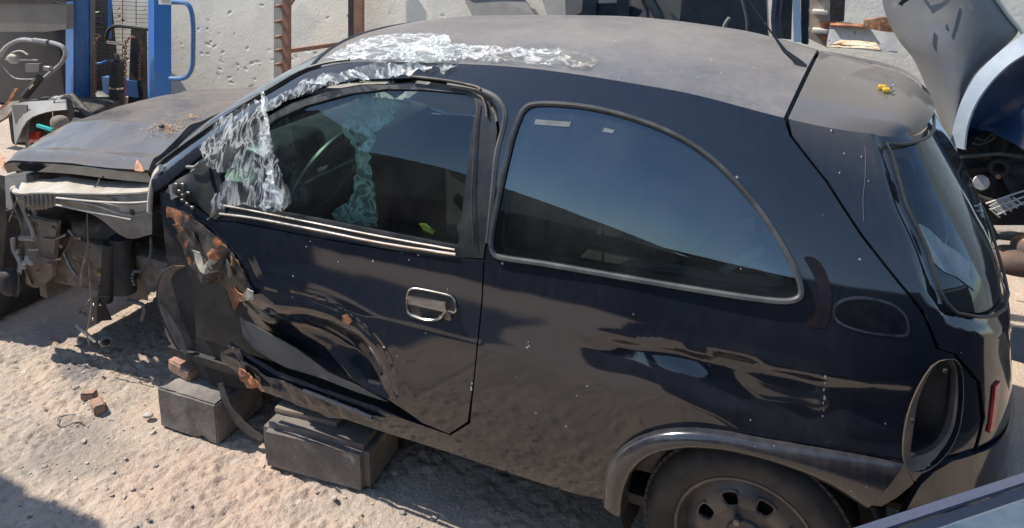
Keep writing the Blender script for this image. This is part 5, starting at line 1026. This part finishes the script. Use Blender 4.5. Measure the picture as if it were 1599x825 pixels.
mb=MB(); c=at(1560,262,y=1.08); mb.tube([c+[.15*math.cos(a),0,.15*math.sin(a)] for a in np.linspace(0,6.283,33)[:-1]],.016,6,True); mb.tube([c+[.03*math.cos(a),0,.03*math.sin(a)] for a in np.linspace(0,6.283,17)[:-1]],.012,6,True); mb.build('fan_ring',M['dark'],o)
for k in range(7):
    a=k*.9; mb=MB(); u_=np.array([math.cos(a),0,math.sin(a)]); v_=np.array([-math.sin(a),0,math.cos(a)]); mb.strip([c+u_*.03-v_*.012,c+u_*.14-v_*.03],[c+u_*.03+v_*.012+[0,.02,0],c+u_*.14+v_*.03+[0,.03,0]],.003); mb.build('fan_blade',M['dark'],o)
mb=MB(); d_=at(1533,286,y=1.02); mb.tube([d_,d_+[.0,.015,0]],.030,20); mb.build('round_plug',mat('white_plug',(.62,.60,.56),(.35,.33,.30),scale=14,rough=.6),o)
mb=MB()
for i in range(5): mb.tube([at(1546+i*9,326-i*4.5,y=1.0),at(1562+i*9,340-i*5,y=1.0)],.004,5)
for i in range(3): mb.tube([at(1540+i*8,318+i*9,y=1.0),at(1600,298+i*9,y=1.0)],.004,5)
mb.poly([at(a,b,y=1.01) for a,b in ((1545,322),(1575,306),(1592,322),(1562,335))],(0,.004,0)); mb.build('pale_grille',mat('pale_grille',(.58,.55,.50),rough=.6),o)
mb=MB(); mb.tube([at(a,b,y=1.06) for a,b in crom([(1510,230),(1520,215),(1538,219),(1548,210),(1552,216),(1530,226),(1515,222)],n=3)],.005,5); mb.tube([at(a,b,y=1.06) for a,b in ((1500,245),(1560,240),(1598,245))],.008,5); mb.build('wire_harness',M['greytrim'],o)
mb=MB(); mb.tube([at(1559,276,y=1.03),at(1559,276,y=1.05)],.010,10); mb.build('brass_nozzle',M['rust'],o)
mb=MB(); mb.box(at(1572,368,y=1.0),(.09,.04,.028),.2,.003); lab(mb.build('wood_offcut',M['wood']),'small tan wood offcut below the black cooling fan','wood')
mb=MB(); mb.blob(at(1590,408,y=.9),(.09,.08,.05),(.7,.7)); mb.blob(at(1610,390,y=.95),(.07,.08,.06),(.7,.7)); lab(mb.build('rusty_casting',mat('rusty_casting',(.16,.09,.06),(.09,.07,.06),scale=12,rough=.8,bump=.006,bscale=20,c3=(.35,.20,.10),s3=9,lo3=.58,hi3=.64)),'rusty brown casting lying behind the rear bumper, under the offcut','casting')
mb=MB(); mb.box((1.45,1.05,.55),(.9,.5,.70),.1,.04); lab(mb.build('scrap_box',M['dark']),'dark stack of scrap below the cooling fan at the right edge','scrap')
mb=MB(); mb.strip([at(a,b,y=.75) for a,b in ((1580,512),(1640,520))],[at(a,b,y=.68) for a,b in ((1572,560),(1640,580))],.02); lab(mb.build('scrap_sheet',M['greyp']),'flat grey body panel lying behind the rear bumper at the right','panel')
mb=MB(); mb.box(tuple(at(1568,680,z=.03)),(.035,.03,.05),.2,.004); lab(mb.build('concrete_chip',M['block']),'small pale concrete chip on the lit ground by the bumper','stone')
# ------------------------------------------------------------------ door window of a second car, lower right corner
o=empty('parked_car',(.95,-1.9,0),'second car close to the camera, only its bright-edged window corner showing','car')
K=np.array([at(1300,835.5,z=1.18),at(1599,738.5,z=1.18),at(1800,676,z=1.18)]); dr=(K[1]-K[0]); dr/=np.linalg.norm(dr); nr=np.array([dr[1],-dr[0],0]); 
if nr[1]>0: nr=-nr
E0=K[0]-dr*.9; E1=K[0]+dr*2.2
def band(d0,z0,d1,z1,name,m,par,n=24):
    mb=MB(); A=[E0+(E1-E0)*t+nr*d0+[0,0,z0+.02*math.sin(math.pi*t)*0] for t in np.linspace(0,1,n)]; B=[E0+(E1-E0)*t+nr*d1+[0,0,z1] for t in np.linspace(0,1,n)]; mb.strip(A,B,.004,True); return mb.build(name,m,par)
mb=MB(); A=[E0,E1]; mb.tube([E0+nr*.004,E1+nr*.004],.003,8); mb.build('bright_moulding',mat('polished_moulding',(.8,.8,.82),rough=.12,metal=1),o)
band(.003,-.001,.017,.001,'window_frame',mat('grey_lilac_frame',(.045,.05,.075),(.06,.06,.085),scale=4,rough=.3),o); band(.017,-.003,.030,-.008,'rubber_seal',mat('seal_black',(.012,.016,.03),rough=.5),o)
wg=band(.030,-.006,.60,.03,'window_glass',mat('dusty_blue_glass',(.035,.05,.065),(.08,.095,.10),scale=9,rough=.10,spec=1.,coat=.6,c3=(.30,.31,.30),s3=15,lo3=.66,hi3=.72),o)
mb=MB(); mb.tube([E0+nr*.032+[0,0,-.003],E1+nr*.032+[0,0,-.003]],.0015,6); mb.build('glass_edge',M['greytrim'],wg)
mb=MB(); A=[E0+nr*.002-[0,0,.01],E1+nr*.002-[0,0,.01]]; B=[E0-nr*.10-[0,0,.55],E1-nr*.10-[0,0,.55]]; Cc=[E0-nr*.02-[0,0,.95],E1-nr*.02-[0,0,.95]]
mb.strip([E0+nr*.06-[0,0,.02],E1+nr*.06-[0,0,.02]],[E0+nr*.08-[0,0,.95],E1+nr*.08-[0,0,.95]],.03); mb.build('door_skin',M['navy'],o)
# straw and dirt on the bonnet
mb=MB(); M['straw']=mat('dry_straw',(.55,.38,.22),(.40,.22,.12),scale=20,rough=.8)
for i in range(170):
    c=(RNG.normal(272,20),RNG.normal(206,5)); 
    if RNG.rand()<.3: c=(RNG.normal(300,18),RNG.normal(186,4))
    uv=to_uv(bonnet_raw,[c,(c[0]+RNG.uniform(-7,7),c[1]+RNG.uniform(-2,3))],(0,1),(-1,1)); 
    if (uv[:,0]>.98).any(): continue
    P=bonnet_raw(uv[:,0],uv[:,1])+[0,0,.014]; P=P+RNG.uniform(-.002,.003,P.shape); mb.tube(P,.0011,4)
g=mb.build('straw_litter',M['straw']); g['kind']='stuff'; g['label']='dry straw litter caught on the rear corner of the bonnet'
uv=to_uv(bonnet_raw,[(253,204)],(0,1),(-1,1)); c=bonnet_raw(*uv.T)[0]+[0,0,.018]; mb=MB(); mb.blob(c,(.012,.010,.007),(.8,.8),None,8,5); lab(mb.build('dark_nut',M['dark']),'small dark nut lying among straw on the bonnet','nut')
# ------------------------------------------------------------------ what stands behind the camera (seen mirrored in the paint and glass)
fm_=mat('dark_corrugated_sheet',(.030,.028,.026),(.05,.045,.04),scale=4,rough=.7)
xs=np.arange(-16,9,.04); 
def fence(x0,x1,y0,h,label,m=fm_):
    xs=np.arange(x0,x1,.05); V=[];F=[]
    for i,x in enumerate(xs): yy=y0+.02*math.sin(x*2*math.pi/.15); V+=[(x,yy,0),(x,yy,h+.0*x)]
    F=[(2*i,2*i+2,2*i+3,2*i+1) for i in range(len(xs)-1)]; mb=MB(); mb.add(V,F); return tag(mb.build('sheet_fence',m),label,'fence')
fence(-18,10,-6.2,1.5,'long dark corrugated sheet fence across the yard')
hm=mat('wooded_hill',(.018,.024,.018),(.032,.036,.028),scale=.4,rough=1.)
V=[];F=[]; xs=np.linspace(-160,160,260); prof=hermite([-160,-110,-80,-62,-50,-38,-20,10,160],[46,40,33,27,22,17,12,8,5])
for x in xs:
    h=float(prof(x))*(1+.05*float(vn(np.array([x*.22+50]),np.array([3.])))); V+=[(x,-60,-1),(x,-75,h*.6),(x,-95,h),(x,-150,-1)]
F=[(4*i+k,4*i+4+k,4*i+5+k,4*i+1+k) for i in range(len(xs)-1) for k in range(3)]; mb=MB(); mb.add(V,F); hl_=mb.build('hill',hm); hl_['kind']='structure'
# added box out of view on the left, casting the lower left shadow
cm=mat('shadow_box_grey',(.07,.085,.10),(.10,.10,.10),scale=2,rough=.6)
o=empty('shadow_box',(-4.6,-2.6,0),'added corrugated box left of the wreck, out of view, casting the corner shadow','box')
ys=-1.535
for nm,P0,P1 in (('shadow_box_side',(-6.2,ys),(-3.62,ys)),('shadow_box_end',(-3.62,ys),(-3.62,-3.9)),('shadow_box_side',(-3.62,-3.9),(-6.2,-3.9)),('shadow_box_end',(-6.2,-3.9),(-6.2,ys))):
    P0=np.array(P0);P1=np.array(P1); L=np.linalg.norm(P1-P0); d=(P1-P0)/L; nn=np.array([d[1],-d[0]]); V=[]; k=int(L/.05)
    for i in range(k+1): q=P0+d*L*i/k-nn*.03*(math.sin(i*.9)>0)*(0<i<k); V+=[(q[0],q[1],.0),(q[0],q[1],2.5)]
    mb=MB(); mb.add(V,[(2*i,2*i+2,2*i+3,2*i+1) for i in range(k)],False); mb.build(nm,cm,o)
mb=MB(); mb.poly([(-6.2,ys,2.5),(-3.62,ys,2.5),(-3.62,-3.9,2.5),(-6.2,-3.9,2.5)],(0,0,.03)); mb.build('shadow_box_roof',cm,o)
# ------------------------------------------------------------------ shared group names for things of one kind
for o in bpy.data.objects:
    if o.parent or not o.get('label'): continue
    g={'car_door':'car doors stacked behind the roof','hoist_chain':'chains on the blue hoist','concrete_block':'blocks propping the wreck','plastic_sheet':'plastic sheets stuck to the wreck','shelf_rack':'rack uprights along the wall','plastic_bumper':'bumpers piled at the right edge'}.get(o.name.split('.')[0])
    if g: o['group']=g
